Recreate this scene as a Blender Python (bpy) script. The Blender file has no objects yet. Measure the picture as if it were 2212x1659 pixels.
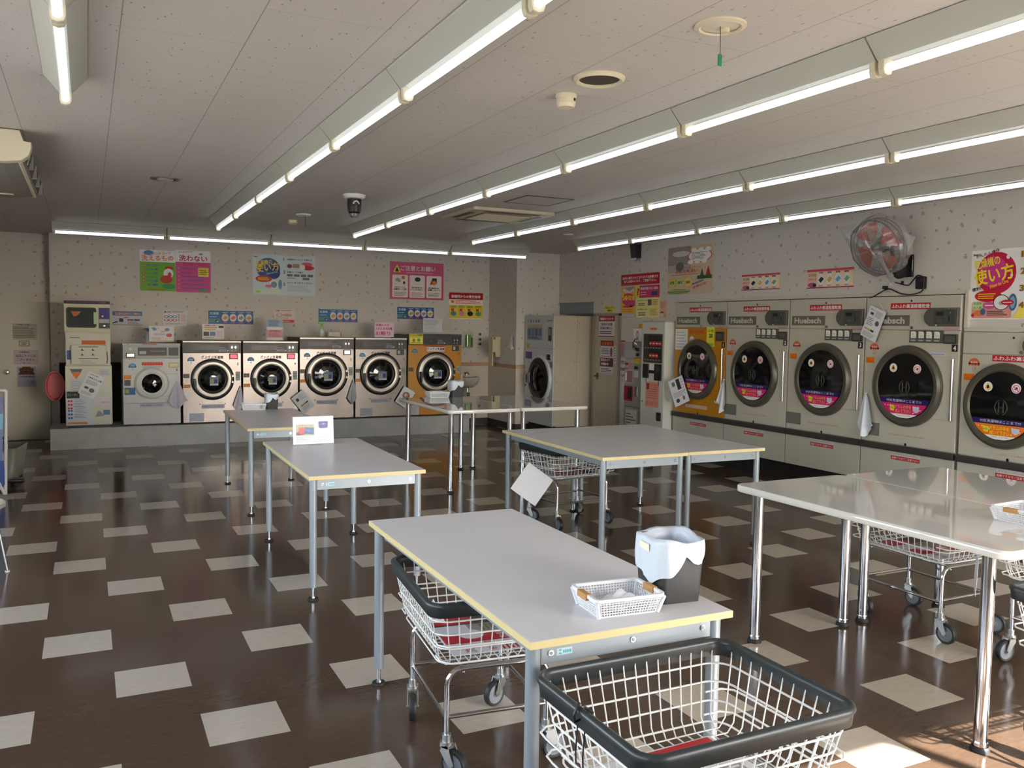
import bpy, math, random
from math import sin, cos, pi, radians
from mathutils import Vector, Matrix
random.seed(7)
scene = bpy.context.scene
COL = scene.collection
# ------------------------------------------------------------------ camera maths (pixel of the photo -> point on a real plane)
F, YAW, PITCH, ROLL, CAMH = 1862.93, .458013, .0658919, .0146149, 1.5946
def _rot():
    cy, sy, cp, sp = cos(YAW), sin(YAW), cos(PITCH), sin(PITCH)
    Fw = Vector((sy*cp, cy*cp, -sp)); R = Vector((cy, -sy, 0)); U = R.cross(Fw)
    c, s = cos(ROLL), sin(ROLL)
    return R*c + U*s, U*c - R*s, Fw
RV, UV, FV = _rot()
def plane(px, py, ax, v):
    d = FV + RV*((px-1106)/F) - UV*((py-829.5)/F)
    o = Vector((0, 0, CAMH))
    return o + d*((v-o[ax])/d[ax])
def onX(px, py, v): return plane(px, py, 0, v)
def onY(px, py, v): return plane(px, py, 1, v)
def onZ(px, py, v=0.): return plane(px, py, 2, v)
# ------------------------------------------------------------------ materials
def lin(c):
    if isinstance(c, (int, float)): c = (c, c, c)
    return tuple(((x/255.)/12.92 if x/255. <= .04045 else ((x/255.+.055)/1.055)**2.4) for x in c[:3]) + (1.,)
MATS = {}
def mat(name, col=(200, 200, 200), rough=.5, metal=0., spec=.5, vary=0., vscale=8., bump=0., bscale=40., coat=0., emit=None, trans=0., alpha=1., aniso=0.):
    if name in MATS: return MATS[name]
    m = bpy.data.materials.new(name); m.use_nodes = True; MATS[name] = m
    nt = m.node_tree; b = nt.nodes['Principled BSDF']
    b.inputs['Base Color'].default_value = lin(col)
    b.inputs['Roughness'].default_value = rough
    b.inputs['Metallic'].default_value = metal
    b.inputs['Specular IOR Level'].default_value = spec
    b.inputs['Coat Weight'].default_value = coat
    b.inputs['Transmission Weight'].default_value = trans
    b.inputs['Alpha'].default_value = alpha
    b.inputs['Anisotropic'].default_value = aniso
    if emit:
        b.inputs['Emission Color'].default_value = lin(emit[0]); b.inputs['Emission Strength'].default_value = emit[1]
    if vary or bump:
        tc = nt.nodes.new('ShaderNodeTexCoord')
        if vary:
            n = nt.nodes.new('ShaderNodeTexNoise'); n.inputs['Scale'].default_value = vscale; n.inputs['Detail'].default_value = 4
            nt.links.new(tc.outputs['Object'], n.inputs['Vector'])
            r = nt.nodes.new('ShaderNodeMapRange'); r.inputs[1].default_value = .3; r.inputs[2].default_value = .7
            r.inputs[3].default_value = 1-vary; r.inputs[4].default_value = 1+vary
            nt.links.new(n.outputs['Fac'], r.inputs[0])
            x = nt.nodes.new('ShaderNodeVectorMath'); x.operation = 'SCALE'; x.inputs[0].default_value = lin(col)[:3]
            nt.links.new(r.outputs[0], x.inputs['Scale']); nt.links.new(x.outputs[0], b.inputs['Base Color'])
        if bump:
            n = nt.nodes.new('ShaderNodeTexNoise'); n.inputs['Scale'].default_value = bscale; n.inputs['Detail'].default_value = 3
            nt.links.new(tc.outputs['Object'], n.inputs['Vector'])
            u = nt.nodes.new('ShaderNodeBump'); u.inputs['Strength'].default_value = bump; u.inputs['Distance'].default_value = .01
            nt.links.new(n.outputs['Fac'], u.inputs['Height']); nt.links.new(u.outputs[0], b.inputs['Normal'])
    return m
def paper(c, rough=.38):
    c = tuple(int(v) for v in c)
    return mat('print_%d_%d_%d' % c, c, max(rough, .4), spec=.2)
class NT:
    def __init__(s, name):
        s.m = bpy.data.materials.new(name); s.m.use_nodes = True; MATS[name] = s.m
        s.t = s.m.node_tree; s.b = s.t.nodes['Principled BSDF']
    def n(s, kind, **kw):
        x = s.t.nodes.new('ShaderNode'+kind)
        for k, v in kw.items(): setattr(x, k, v)
        return x
    def val(s, sock, v):
        if isinstance(v, bpy.types.NodeSocket): s.t.links.new(v, sock)
        else: sock.default_value = v
    def math(s, op, a, b=0., c=None):
        x = s.n('Math', operation=op); s.val(x.inputs[0], a); s.val(x.inputs[1], b)
        if c is not None: s.val(x.inputs[2], c)
        return x.outputs[0]
    def mix(s, f, a, b):
        x = s.n('Mix', data_type='RGBA'); s.val(x.inputs[0], f); s.val(x.inputs[6], a); s.val(x.inputs[7], b)
        return x.outputs[2]
# floor: one beige tile in five, the rest brown
def floor_material():
    k = NT('vinyl_floor_tiles'); T = .303
    tc = k.n('TexCoord').outputs['Object']
    sp = k.n('SeparateXYZ'); k.val(sp.inputs[0], tc)
    fx = k.math('DIVIDE', k.math('SUBTRACT', sp.outputs[0], .3901), T); fy = k.math('DIVIDE', k.math('SUBTRACT', sp.outputs[1], 3.3214), T)
    ix, iy = k.math('FLOOR', fx), k.math('FLOOR', fy)
    s = k.math('FLOORED_MODULO', k.math('ADD', k.math('ADD', k.math('MULTIPLY', ix, 2.), iy), .5), 5.)
    sel = k.math('LESS_THAN', s, 1.)
    # hairline joints
    dx = k.math('ABSOLUTE', k.math('SUBTRACT', k.math('FRACT', fx), .5)); dy = k.math('ABSOLUTE', k.math('SUBTRACT', k.math('FRACT', fy), .5))
    joint = k.math('GREATER_THAN', k.math('MAXIMUM', dx, dy), .4972)
    cid = k.n('CombineXYZ'); k.val(cid.inputs[0], ix); k.val(cid.inputs[1], iy)
    wn = k.n('TexWhiteNoise'); wn.noise_dimensions = '2D'; k.val(wn.inputs['Vector'], cid.outputs[0])
    mp = k.n('Mapping'); mp.inputs['Scale'].default_value = (1., 5., 1.); k.val(mp.inputs[0], tc)
    n1 = k.n('TexNoise'); n1.inputs['Scale'].default_value = 14; n1.inputs['Detail'].default_value = 6; k.val(n1.inputs['Vector'], mp.outputs[0])
    n2 = k.n('TexNoise'); n2.inputs['Scale'].default_value = 1.3; k.val(n2.inputs['Vector'], tc)
    br = k.mix(n1.outputs['Fac'], lin((68, 53, 42)), lin((90, 72, 58)))
    be = k.mix(n1.outputs['Fac'], lin((168, 157, 142)), lin((192, 182, 167)))
    c = k.mix(sel, br, be)
    tone = k.math('MULTIPLY_ADD', wn.outputs['Value'], .03, .985)
    sc = k.n('VectorMath', operation='SCALE'); k.val(sc.inputs[0], c); k.val(sc.inputs['Scale'], tone)
    c2 = k.mix(k.math('MULTIPLY', joint, .12), sc.outputs[0], lin((40, 32, 26)))
    k.val(k.b.inputs['Base Color'], c2)
    k.val(k.b.inputs['Roughness'], k.math('MULTIPLY_ADD', n2.outputs['Fac'], .14, .08))
    k.b.inputs['Specular IOR Level'].default_value = .5
    n3 = k.n('TexNoise'); n3.inputs['Scale'].default_value = 2.2; n3.inputs['Detail'].default_value = 2; k.val(n3.inputs['Vector'], tc)
    bp = k.n('Bump'); bp.inputs['Strength'].default_value = .06; bp.inputs['Distance'].default_value = .02
    k.val(bp.inputs['Height'], n3.outputs['Fac']); k.val(k.b.inputs['Normal'], bp.outputs[0])
    return k.m
# ceiling: 455 x 910 mineral boards with short dark flecks
def ceiling_material():
    k = NT('mineral_ceiling_board')
    tc = k.n('TexCoord').outputs['Object']
    sp = k.n('SeparateXYZ'); k.val(sp.inputs[0], tc)
    fx = k.math('DIVIDE', k.math('SUBTRACT', sp.outputs[0], .135), .4665); ix = k.math('FLOOR', fx)
    fy = k.math('ADD', k.math('DIVIDE', k.math('SUBTRACT', sp.outputs[1], 2.845), .91), k.math('MULTIPLY', ix, .5))
    dx = k.math('MULTIPLY', k.math('ABSOLUTE', k.math('SUBTRACT', k.math('FRACT', fx), .5)), .4665)
    dy = k.math('MULTIPLY', k.math('ABSOLUTE', k.math('SUBTRACT', k.math('FRACT', fy), .5)), .91)
    jx = k.math('GREATER_THAN', dx, .4665/2-.0022); jy = k.math('GREATER_THAN', dy, .455-.0014)
    mp = k.n('Mapping'); mp.inputs['Scale'].default_value = (1., .36, 1.); mp.inputs['Rotation'].default_value = (0, 0, .9); k.val(mp.inputs[0], tc)
    v = k.n('TexVoronoi'); v.inputs['Scale'].default_value = 40; k.val(v.inputs['Vector'], mp.outputs[0])
    sx = k.n('SeparateColor'); k.val(sx.inputs[0], v.outputs['Color'])
    fl = k.math('MULTIPLY', k.math('LESS_THAN', v.outputs['Distance'], .15), k.math('GREATER_THAN', sx.outputs[0], .62))
    mp2 = k.n('Mapping'); mp2.inputs['Scale'].default_value = (.4, 1., 1.); mp2.inputs['Rotation'].default_value = (0, 0, .5); k.val(mp2.inputs[0], tc)
    v2 = k.n('TexVoronoi'); v2.inputs['Scale'].default_value = 48; k.val(v2.inputs['Vector'], mp2.outputs[0])
    sx2 = k.n('SeparateColor'); k.val(sx2.inputs[0], v2.outputs['Color'])
    fl2 = k.math('MULTIPLY', k.math('LESS_THAN', v2.outputs['Distance'], .10), k.math('GREATER_THAN', sx2.outputs[1], .55))
    n = k.n('TexNoise'); n.inputs['Scale'].default_value = 1.2; k.val(n.inputs['Vector'], tc)
    base = k.mix(n.outputs['Fac'], lin((196, 190, 181)), lin((206, 200, 192)))
    c = k.mix(k.math('MULTIPLY', k.math('MAXIMUM', fl, fl2), .55), base, lin((90, 78, 68)))
    c = k.mix(k.math('MULTIPLY', jx, .55), c, lin((88, 78, 68)))
    c = k.mix(k.math('MULTIPLY', jy, .38), c, lin((88, 78, 68)))
    k.val(k.b.inputs['Base Color'], c); k.b.inputs['Roughness'].default_value = .55; k.b.inputs['Specular IOR Level'].default_value = .3
    return k.m
# wallpaper with small scattered toy motifs; u axis differs per wall
def wallpaper(name, axes):
    k = NT(name)
    tc = k.n('TexCoord').outputs['Object']
    sp = k.n('SeparateXYZ'); k.val(sp.inputs[0], tc)
    cb = k.n('CombineXYZ'); k.val(cb.inputs[0], sp.outputs[axes[0]]); k.val(cb.inputs[1], sp.outputs[axes[1]])
    wn = k.n('TexNoise'); wn.inputs['Scale'].default_value = 55; wn.inputs['Detail'].default_value = 1; k.val(wn.inputs['Vector'], cb.outputs[0])
    off = k.n('VectorMath', operation='MULTIPLY_ADD'); k.val(off.inputs[0], wn.outputs['Color']); off.inputs[1].default_value = (.03, .03, 0); k.val(off.inputs[2], cb.outputs[0])
    v = k.n('TexVoronoi'); v.voronoi_dimensions = '2D'; v.inputs['Scale'].default_value = 7.4; v.inputs['Randomness'].default_value = .75
    k.val(v.inputs['Vector'], off.outputs[0])
    sc = k.n('SeparateColor'); k.val(sc.inputs[0], v.outputs['Color'])
    thr = k.math('MULTIPLY_ADD', sc.outputs[1], .08, .06)
    dot = k.math('MULTIPLY', k.math('LESS_THAN', v.outputs['Distance'], thr), k.math('GREATER_THAN', sc.outputs[0], .28))
    hole = k.n('TexNoise'); hole.inputs['Scale'].default_value = 90; k.val(hole.inputs['Vector'], cb.outputs[0])
    dot = k.math('MULTIPLY', dot, k.math('GREATER_THAN', hole.outputs['Fac'], .43))
    rp = k.n('ValToRGB'); rp.color_ramp.interpolation = 'CONSTANT'
    e = rp.color_ramp.elements; e[0].position = 0; e[0].color = lin((146, 84, 62)); e[1].position = .3; e[1].color = lin((120, 96, 84))
    for p, c in ((.5, (96, 98, 96)), (.68, (178, 116, 92)), (.85, (120, 84, 88))):
        q = e.new(p); q.color = lin(c)
    k.val(rp.inputs[0], sc.outputs[2])
    n = k.n('TexNoise'); n.inputs['Scale'].default_value = 900; k.val(n.inputs['Vector'], cb.outputs[0])
    base = k.mix(n.outputs['Fac'], lin((201, 196, 188)), lin((212, 207, 199)))
    k.val(k.b.inputs['Base Color'], k.mix(k.math('MULTIPLY', dot, .58), base, rp.outputs[0]))
    k.b.inputs['Roughness'].default_value = .7; k.b.inputs['Specular IOR Level'].default_value = .25
    return k.m
# ------------------------------------------------------------------ mesh builder
TXT = {}
def text_mesh(s, bold):
    if (s, bold) in TXT: return TXT[(s, bold)]
    c = bpy.data.curves.new('lettering', 'FONT'); c.body = s; c.size = 1; c.offset = bold; c.resolution_u = 3
    o = bpy.data.objects.new('lettering', c); COL.objects.link(o)
    dg = bpy.context.evaluated_depsgraph_get(); dg.update()
    m = bpy.data.meshes.new_from_object(o.evaluated_get(dg))
    vs = [v.co.copy() for v in m.vertices]; fs = [tuple(p.vertices) for p in m.polygons]
    bpy.data.objects.remove(o); bpy.data.curves.remove(c); bpy.data.meshes.remove(m)
    if vs:
        x0, x1 = min(v.x for v in vs), max(v.x for v in vs); y0, y1 = min(v.y for v in vs), max(v.y for v in vs)
    else: x0, x1, y0, y1 = 0, 1, 0, 1
    TXT[(s, bold)] = ([(v.x-x0, v.y-y0) for v in vs], fs, x1-x0, y1-y0)
    return TXT[(s, bold)]
def arc(cx, cy, r, a0, a1, n):
    return [(cx+r*cos(radians(a0+(a1-a0)*i/n)), cy+r*sin(radians(a0+(a1-a0)*i/n))) for i in range(n+1)]
def rrect(x0, y0, x1, y1, r, n=4):
    return arc(x0+r, y0+r, r, 180, 270, n)+arc(x1-r, y0+r, r, 270, 360, n)+arc(x1-r, y1-r, r, 0, 90, n)+arc(x0+r, y1-r, r, 90, 180, n)
class G:
    def __init__(s): s.v = []; s.f = []; s.fm = []; s.sm = []; s.mats = []; s.T = Matrix()
    def mi(s, m):
        if m not in s.mats: s.mats.append(m)
        return s.mats.index(m)
    def add(s, vs, fs, m, smooth=False):
        b = len(s.v); i = s.mi(m)
        s.v += [tuple(s.T @ Vector(p)) for p in vs]
        for f in fs: s.f.append(tuple(b+q for q in f)); s.fm.append(i); s.sm.append(smooth)
        return s
    def box(s, x0, y0, z0, x1, y1, z1, m):
        vs = [(x, y, z) for z in (z0, z1) for y in (y0, y1) for x in (x0, x1)]
        return s.add(vs, [(0, 2, 3, 1), (4, 5, 7, 6), (0, 1, 5, 4), (2, 6, 7, 3), (0, 4, 6, 2), (1, 3, 7, 5)], m)
    def prism(s, poly, ax, a, b, m, bev=0., smooth=False):
        """extrude a 2D outline along an axis; (u,v) are the other two axes in x,y,z order; optional chamfered rims"""
        def P(u, v, w): return (w, u, v) if ax == 0 else ((u, w, v) if ax == 1 else (u, v, w))
        n = len(poly)
        if bev:
            cx = sum(p[0] for p in poly)/n; cy = sum(p[1] for p in poly)/n
            rx = max(abs(p[0]-cx) for p in poly); ry = max(abs(p[1]-cy) for p in poly)
            ins = [(cx+(p[0]-cx)*(1-bev/rx), cy+(p[1]-cy)*(1-bev/ry)) for p in poly]
            d = bev if b > a else -bev
            L = [(ins, a), (poly, a+d), (poly, b-d), (ins, b)]
        else: L = [(poly, a), (poly, b)]
        vs = [P(p[0], p[1], w) for q, w in L for p in q]
        fs = [tuple(range(n))[::-1], tuple(range((len(L)-1)*n, len(L)*n))]
        s.add(vs, fs, m, False)
        b0 = len(s.v)-len(vs); i = s.mi(m)
        for k in range(len(L)-1):
            for j in range(n):
                s.f.append((b0+k*n+j, b0+k*n+(j+1) % n, b0+(k+1)*n+(j+1) % n, b0+(k+1)*n+j)); s.fm.append(i); s.sm.append(smooth)
        return s
    def rbox(s, x0, y0, z0, x1, y1, z1, m, r=.01, ax=2, n=3, bev=None):
        bev = min(r*.6, .004) if bev is None else bev
        if ax == 2: return s.prism(rrect(x0, y0, x1, y1, r, n), 2, z0, z1, m, bev)
        if ax == 1: return s.prism(rrect(x0, z0, x1, z1, r, n), 1, y0, y1, m, bev)
        return s.prism(rrect(y0, z0, y1, z1, r, n), 0, x0, x1, m, bev)
    def cyl(s, p0, p1, r, m, n=16, r2=None, cap=True):
        p0, p1 = Vector(p0), Vector(p1); d = (p1-p0).normalized(); r2 = r if r2 is None else r2
        a = d.orthogonal().normalized(); b = d.cross(a)
        vs = [p0+(a*cos(2*pi*i/n)+b*sin(2*pi*i/n))*r for i in range(n)]+[p1+(a*cos(2*pi*i/n)+b*sin(2*pi*i/n))*r2 for i in range(n)]
        s.add(vs, [(i, (i+1) % n, n+(i+1) % n, n+i) for i in range(n)], m, True)
        if cap: s.add(vs, [tuple(range(n))[::-1], tuple(range(n, 2*n))], m)
        return s
    def tube(s, pts, r, m, n=6, closed=False, cap=True):
        pts = [Vector(p) for p in pts]; N = len(pts); vs = []
        prev = None
        for i in range(N):
            if closed: t = pts[(i+1) % N]-pts[i-1]
            else: t = pts[min(i+1, N-1)]-pts[max(i-1, 0)]
            t.normalize()
            if prev is None: a = t.orthogonal().normalized()
            else:
                a = prev - t*prev.dot(t)
                a = a.normalized() if a.length > 1e-6 else t.orthogonal().normalized()
            prev = a; b = t.cross(a)
            vs += [pts[i]+(a*cos(2*pi*k/n)+b*sin(2*pi*k/n))*r for k in range(n)]
        fs = [(i*n+k, i*n+(k+1) % n, ((i+1) % N)*n+(k+1) % n, ((i+1) % N)*n+k) for i in range(N if closed else N-1) for k in range(n)]
        s.add(vs, fs, m, True)
        if cap and not closed: s.add(vs, [tuple(range(n))[::-1], tuple(range((N-1)*n, N*n))], m)
        return s
    def lathe(s, prof, c, ax, m, n=32, smooth=True):
        """prof: (radius, height along axis) list; m may be a list, one per segment"""
        c = Vector(c); N = len(prof); vs = []
        for r, h in prof:
            for i in range(n):
                u, v = r*cos(2*pi*i/n), r*sin(2*pi*i/n)
                vs.append(c+Vector((h, u, v) if ax == 0 else ((u, h, v) if ax == 1 else (u, v, h))))
        for k in range(N-1):
            s.add([vs[k*n+i] for i in range(n)]+[vs[(k+1)*n+i] for i in range(n)], [(i, (i+1) % n, n+(i+1) % n, n+i) for i in range(n)], m[k] if isinstance(m, list) else m, smooth)
        return s
    def disc(s, cx, cz, rx, y, m, rz=None, n=24, a0=0, a1=360):
        rz = rx if rz is None else rz
        vs = [(cx+rx*cos(radians(a0+(a1-a0)*i/n)), y, cz+rz*sin(radians(a0+(a1-a0)*i/n))) for i in range(n if a1-a0 == 360 else n+1)]
        return s.add(vs, [tuple(range(len(vs)))], m)
    def rect(s, x0, z0, x1, z1, y, m): return s.add([(x0, y, z0), (x1, y, z0), (x1, y, z1), (x0, y, z1)], [(0, 1, 2, 3)], m)
    def poly(s, pts, y, m): return s.add([(p[0], y, p[1]) for p in pts], [tuple(range(len(pts)))], m)
    def text(s, t, x, z, h, m, y=0., align='L', maxw=None, bold=.0, wid=None):
        """lettering facing -Y, baseline-left of its bounding box at (x, z), cap height h"""
        cjk = any(ord(ch) > 0x2000 for ch in t)
        vs, fs, w, hh = text_mesh(t, 0. if cjk else bold)
        k = h/max(hh, 1e-4); kx = k
        if wid: kx = wid/w
        elif maxw and w*k > maxw: kx = maxw/w
        ox = x-(w*kx/2 if align == 'C' else (w*kx if align == 'R' else 0))
        if cjk and bold > .008:                       # heavier strokes: the same glyphs struck again a little aside
            e = min(bold, .05)*.5
            for i, (a, b) in enumerate(((-e, 0), (e, 0), (0, e), (0, -e))): s.add([(ox+(p[0]+a)*kx, y-.00016*i, z+(p[1]+b)*k) for p in vs], fs, m)
            return s
        return s.add([(ox+p[0]*kx, y, z+p[1]*k) for p in vs], fs, m)
    def build(s, name, parent=None, loc=(0, 0, 0), rot=(0, 0, 0), key=None):
        me = bpy.data.meshes.new(name)
        me.from_pydata(s.v, [], s.f)
        for m in s.mats: me.materials.append(m)
        me.polygons.foreach_set('material_index', s.fm); me.polygons.foreach_set('use_smooth', s.sm)
        me.validate(verbose=False); me.update()
        if key: MESH[key] = me
        return link(name, me, parent, loc, rot)
MESH = {}
def link(name, me, parent=None, loc=(0, 0, 0), rot=(0, 0, 0)):
    o = bpy.data.objects.new(name, me); COL.objects.link(o)
    o.location = loc; o.rotation_euler = rot
    if parent: o.parent = parent
    return o
def part(key, name, fn, parent, loc=(0, 0, 0), rot=(0, 0, 0)):
    """a part whose mesh is made once under `key` and shared after that"""
    if key in MESH: return link(name, MESH[key], parent, loc, rot)
    g = G(); fn(g)
    return g.build(name, parent, loc, rot, key)
def tag(o, label, cat, group=None):
    o['label'] = label; o['category'] = cat
    if group: o['group'] = group
    return o
def thing(name, label, cat, loc=(0, 0, 0), rotz=0., group=None):
    return tag(link(name, None, None, loc, (0, 0, rotz)), label, cat, group)
def struct(g, name, parent=None):
    o = g.build(name, parent)
    if not parent: o['kind'] = 'structure'
    return o
ORD = 'first second third fourth fifth sixth seventh eighth ninth tenth'.split()
# shared materials
CHROME = mat('chrome', (205, 205, 208), .12, 1.)
STEEL = mat('brushed_stainless', (116, 109, 106), .27, 1., vary=.05, vscale=3, bump=.10, bscale=2.5)
RING = mat('door_ring_steel', (158, 152, 146), .38, 1.)
GREYLEG = mat('grey_painted_steel', (148, 156, 163), .38, .25)
BLACK = mat('black_plastic', (22, 22, 23), .42)
RUBBER = mat('black_rubber', (28, 29, 30), .62)
RIMBLACK = mat('bumper_rubber', (44, 50, 52), .36, vary=.15, vscale=30)
DARK = mat('dark_grey_panel', (58, 55, 52), .42)
GLASSD = mat('dark_door_glass', (9, 9, 10), .05, spec=.6)
WHITEW = mat('white_coated_wire', (232, 232, 230), .32)
CREAM = mat('cream_enamel', (188, 182, 167), .4, vary=.02)
CREAM2 = mat('cream_enamel_light', (188, 183, 170), .42)
WHITEP = mat('white_plastic', (226, 226, 224), .4)
YELLOW = mat('mustard_enamel', (190, 128, 22), .38, vary=.03)
CARD = mat('white_card', (220, 220, 223), .5, spec=.2)
LAM = mat('white_laminate', (212, 211, 214), .27, vary=.015, vscale=3)
GLOSSW = mat('gloss_white_top', (212, 210, 206), .03, spec=.6, coat=.5)
EDGE = mat('yellow_edge_band', (206, 188, 138), .5)
GREYPLATE = mat('grey_plate', (104, 101, 92), .45)
TILEBLACK = mat('kick_black', (24, 22, 20), .6)
SUN_S, SKY_S, EXPO = 50, 1.5, 0.1
# ================================================================== the room
XL, XR, YB, YF, CZ = -1.40, 6.65, 12.88, -1.20, 2.74
WP_B = wallpaper('patterned_wallpaper_back', (0, 2)); WP_R = wallpaper('patterned_wallpaper_side', (1, 2))
PLAINW = mat('plain_lower_wallpaper', (205, 192, 178), .7, vary=.02)
PAINT = mat('off_white_paint', (206, 200, 190), .6)
BASEB = mat('dark_brown_baseboard', (52, 44, 38), .5)
struct(G().box(XL-.2, YF-.2, -.06, 7.7, 13.6, 0, floor_material()), 'floor')
struct(G().box(XL-.2, YF-.2, CZ, 7.7, 13.6, CZ+.1, ceiling_material()), 'ceiling')
struct(G().box(-.43, YB, 0, 5.91, 13.3, CZ, WP_B).box(XL, 13.12, 0, -.43, 13.3, CZ, WP_B), 'wall_back')
struct(G().box(XL-.12, 6.5, 0, XL, 13.3, CZ, WP_R).box(XL-.12, YF, 0, XL, 6.5, .70, WP_R).box(XL-.12, YF, 2.35, XL, 6.5, CZ, WP_R).box(XL-.12, YF, .70, XL, -.3, 2.35, WP_R), 'wall_left')
g = G()
g.box(5.914, 11.87, 0, 7.6, 13.3, CZ, WP_B).box(5.91, 11.8701, 0, 5.914, 13.3, CZ, WP_R)       # boxed-out corner beside the sink
struct(g, 'wall_corner')
g = G()                                                            # wall the dryers are set into
for y0, y1, z0 in ((10.83, 11.87, 1.98), (8.80, 10.83, 0), (4.84, 8.80, 1.935), (3.94, 4.84, 1.625), (YF, 3.94, 0)):
    g.box(XR, y0, z0, XR+.12, y1, CZ, WP_R)
struct(g, 'wall_right')
LEDGE = mat('cream_ledge', (198, 192, 178), .5)
struct(G().box(XR-.035, 4.84, 1.93, XR+.01, 8.82, 1.965, LEDGE).box(XR-.035, 4.815, 1.64, XR+.01, 4.845, 1.965, LEDGE).box(XR-.035, 3.94, 1.615, XR+.01, 4.84, 1.645, LEDGE), 'trim_1')
struct(G().box(7.5, YF, 0, 7.6, 11.87, CZ, PAINT), 'wall_service')
# plinth for the washers
CONC = mat('painted_concrete', (172, 172, 170), .6, vary=.10, vscale=5, bump=.3, bscale=30)
struct(G().box(-.425, 11.92, 0, 5.165, YB, .26, CONC), 'trim_2')
# baseboards and the wallpaper border by the sink
struct(G().box(5.17, YB-.012, 0, 5.91, YB, .10, BASEB).box(5.898, 11.87, 0, 5.91, YB, .10, BASEB).box(5.91, 11.858, 0, XR, 11.87, .10, BASEB), 'baseboard_back')
BORD = mat('wallpaper_border', (190, 150, 124), .7, vary=.12, vscale=20)
struct(G().box(5.07, YB-.004, .955, 5.91, YB, 1.015, BORD).box(5.906, 11.866, .955, 5.91, YB, 1.015, BORD).box(5.906, 11.866, .955, XR, 11.87, 1.015, BORD)
       .box(5.07, YB-.003, .10, 5.91, YB, .955, PLAINW).box(5.907, 11.867, .10, 5.91, YB, .955, PLAINW).box(5.907, 11.867, .10, XR, 11.87, .955, PLAINW), 'trim_3')
# shop front behind the camera: sill, head, mullions and clear panes
g = G()
g.box(XL, YF-.15, 2.52, XR, YF, CZ, PAINT).box(XL, YF-.15, 0, XR, YF, .08, PAINT)
g.box(XL-.1, YF-.15, 0, 2.6, YF, CZ, PAINT).box(XR-.1, YF-.15, 0, XR+.1, YF, CZ, PAINT)
struct(g, 'wall_front')
ALU = mat('grey_aluminium', (150, 150, 150), .4, .6)
k = NT('shop_window_glass'); nt = k.t
tr = k.n('BsdfTransparent'); gl = k.n('BsdfGlossy'); gl.inputs['Roughness'].default_value = .02; mx = k.n('MixShader'); mx.inputs[0].default_value = .06
nt.links.new(tr.outputs[0], mx.inputs[1]); nt.links.new(gl.outputs[0], mx.inputs[2]); nt.links.new(mx.outputs[0], nt.nodes['Material Output'].inputs[0])
PANE = k.m
xs = [2.6+i*(XR-.1-2.6)/3 for i in range(4)]
for i in range(3):
    a, b = xs[i], xs[i+1]
    g = G()
    for q in ((a, .08, a+.03, 2.52), (b-.03, .08, b, 2.52), (a+.03, .08, b-.03, .13), (a+.03, 2.47, b-.03, 2.52)):
        g.box(q[0], YF-.10, q[1], q[2], YF-.05, q[3], ALU)
    w = struct(g, 'window_%d' % (i+1))
    G().box(a+.03, YF-.08, .13, b-.03, YF-.074, 2.47, PANE).build('pane', w)
ys = [-.3+i*6.8/5 for i in range(6)]
for i in range(5):
    a, b = ys[i], ys[i+1]
    g = G()
    for q in ((a, .70, a+.03, 2.35), (b-.03, .70, b, 2.35), (a+.03, .70, b-.03, .75), (a+.03, 2.30, b-.03, 2.35)):
        g.box(XL-.09, q[0], q[1], XL-.04, q[2], q[3], ALU)
    w = struct(g, 'window_%d' % (i+4))
    G().box(XL-.068, a+.03, .75, XL-.062, b-.03, 2.30, PANE).build('pane', w)
struct(G().box(-40, -60, -.12, 45, 60, -.065, mat('sunlit_asphalt', (124, 122, 120), .8, vary=.05)), 'ground')
# ---- doors
def papers(g, u0, v0, u1, v1, n, c, y, jag=.25):
    h = (v1-v0)/n
    for i in range(n):
        e = u1-(u1-u0)*random.random()*jag
        g.rect(u0, v0+h*(i+.3), e, v0+h*(i+.68), y, c)
DOORM = mat('beige_door', (204, 200, 186), .5, vary=.03, vscale=3)
d = G(); d.box(-1.30, 13.075, .012, -.452, 13.115, 1.83, DOORM)
d1 = struct(d, 'door_1')
G().box(-1.36, 13.07, 1.835, -.432, 13.12, 1.875, PAINT).box(-1.36, 13.07, 0, -1.305, 13.12, 1.835, PAINT).build('door_frame', d1)
G().lathe([(.0, 0), (.012, 0), (.012, -.03), (.032, -.045), (.036, -.062), (.026, -.082), (0, -.086)], (-.952, 13.075, .91), 1, CHROME, 20).build('door_knob', d1)
DOOR2 = mat('tan_door', (176, 168, 150), .5, vary=.03, vscale=3)
d2 = struct(G().box(XR-.012, 10.125, .012, XR-.002, 10.735, 1.775, DOOR2), 'door_2')
FR = mat('tan_door_frame', (150, 142, 126), .5)
G().box(XR-.03, 10.735, 0, XR-.001, 10.775, 1.80, FR).box(XR-.03, 10.085, 0, XR-.001, 10.125, 1.80, FR).box(XR-.03, 10.085, 1.776, XR-.001, 10.775, 1.81, FR).build('door_frame', d2)
BRASS = mat('old_brass', (120, 104, 74), .35, .9)
G().cyl((XR-.012, 10.665, .905), (XR-.055, 10.665, .905), .012, BRASS).cyl((XR-.055, 10.675, .905), (XR-.055, 10.575, .905), .011, BRASS).box(XR-.018, 10.64, .86, XR-.012, 10.69, .95, BRASS).build('door_handle', d2)
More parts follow.
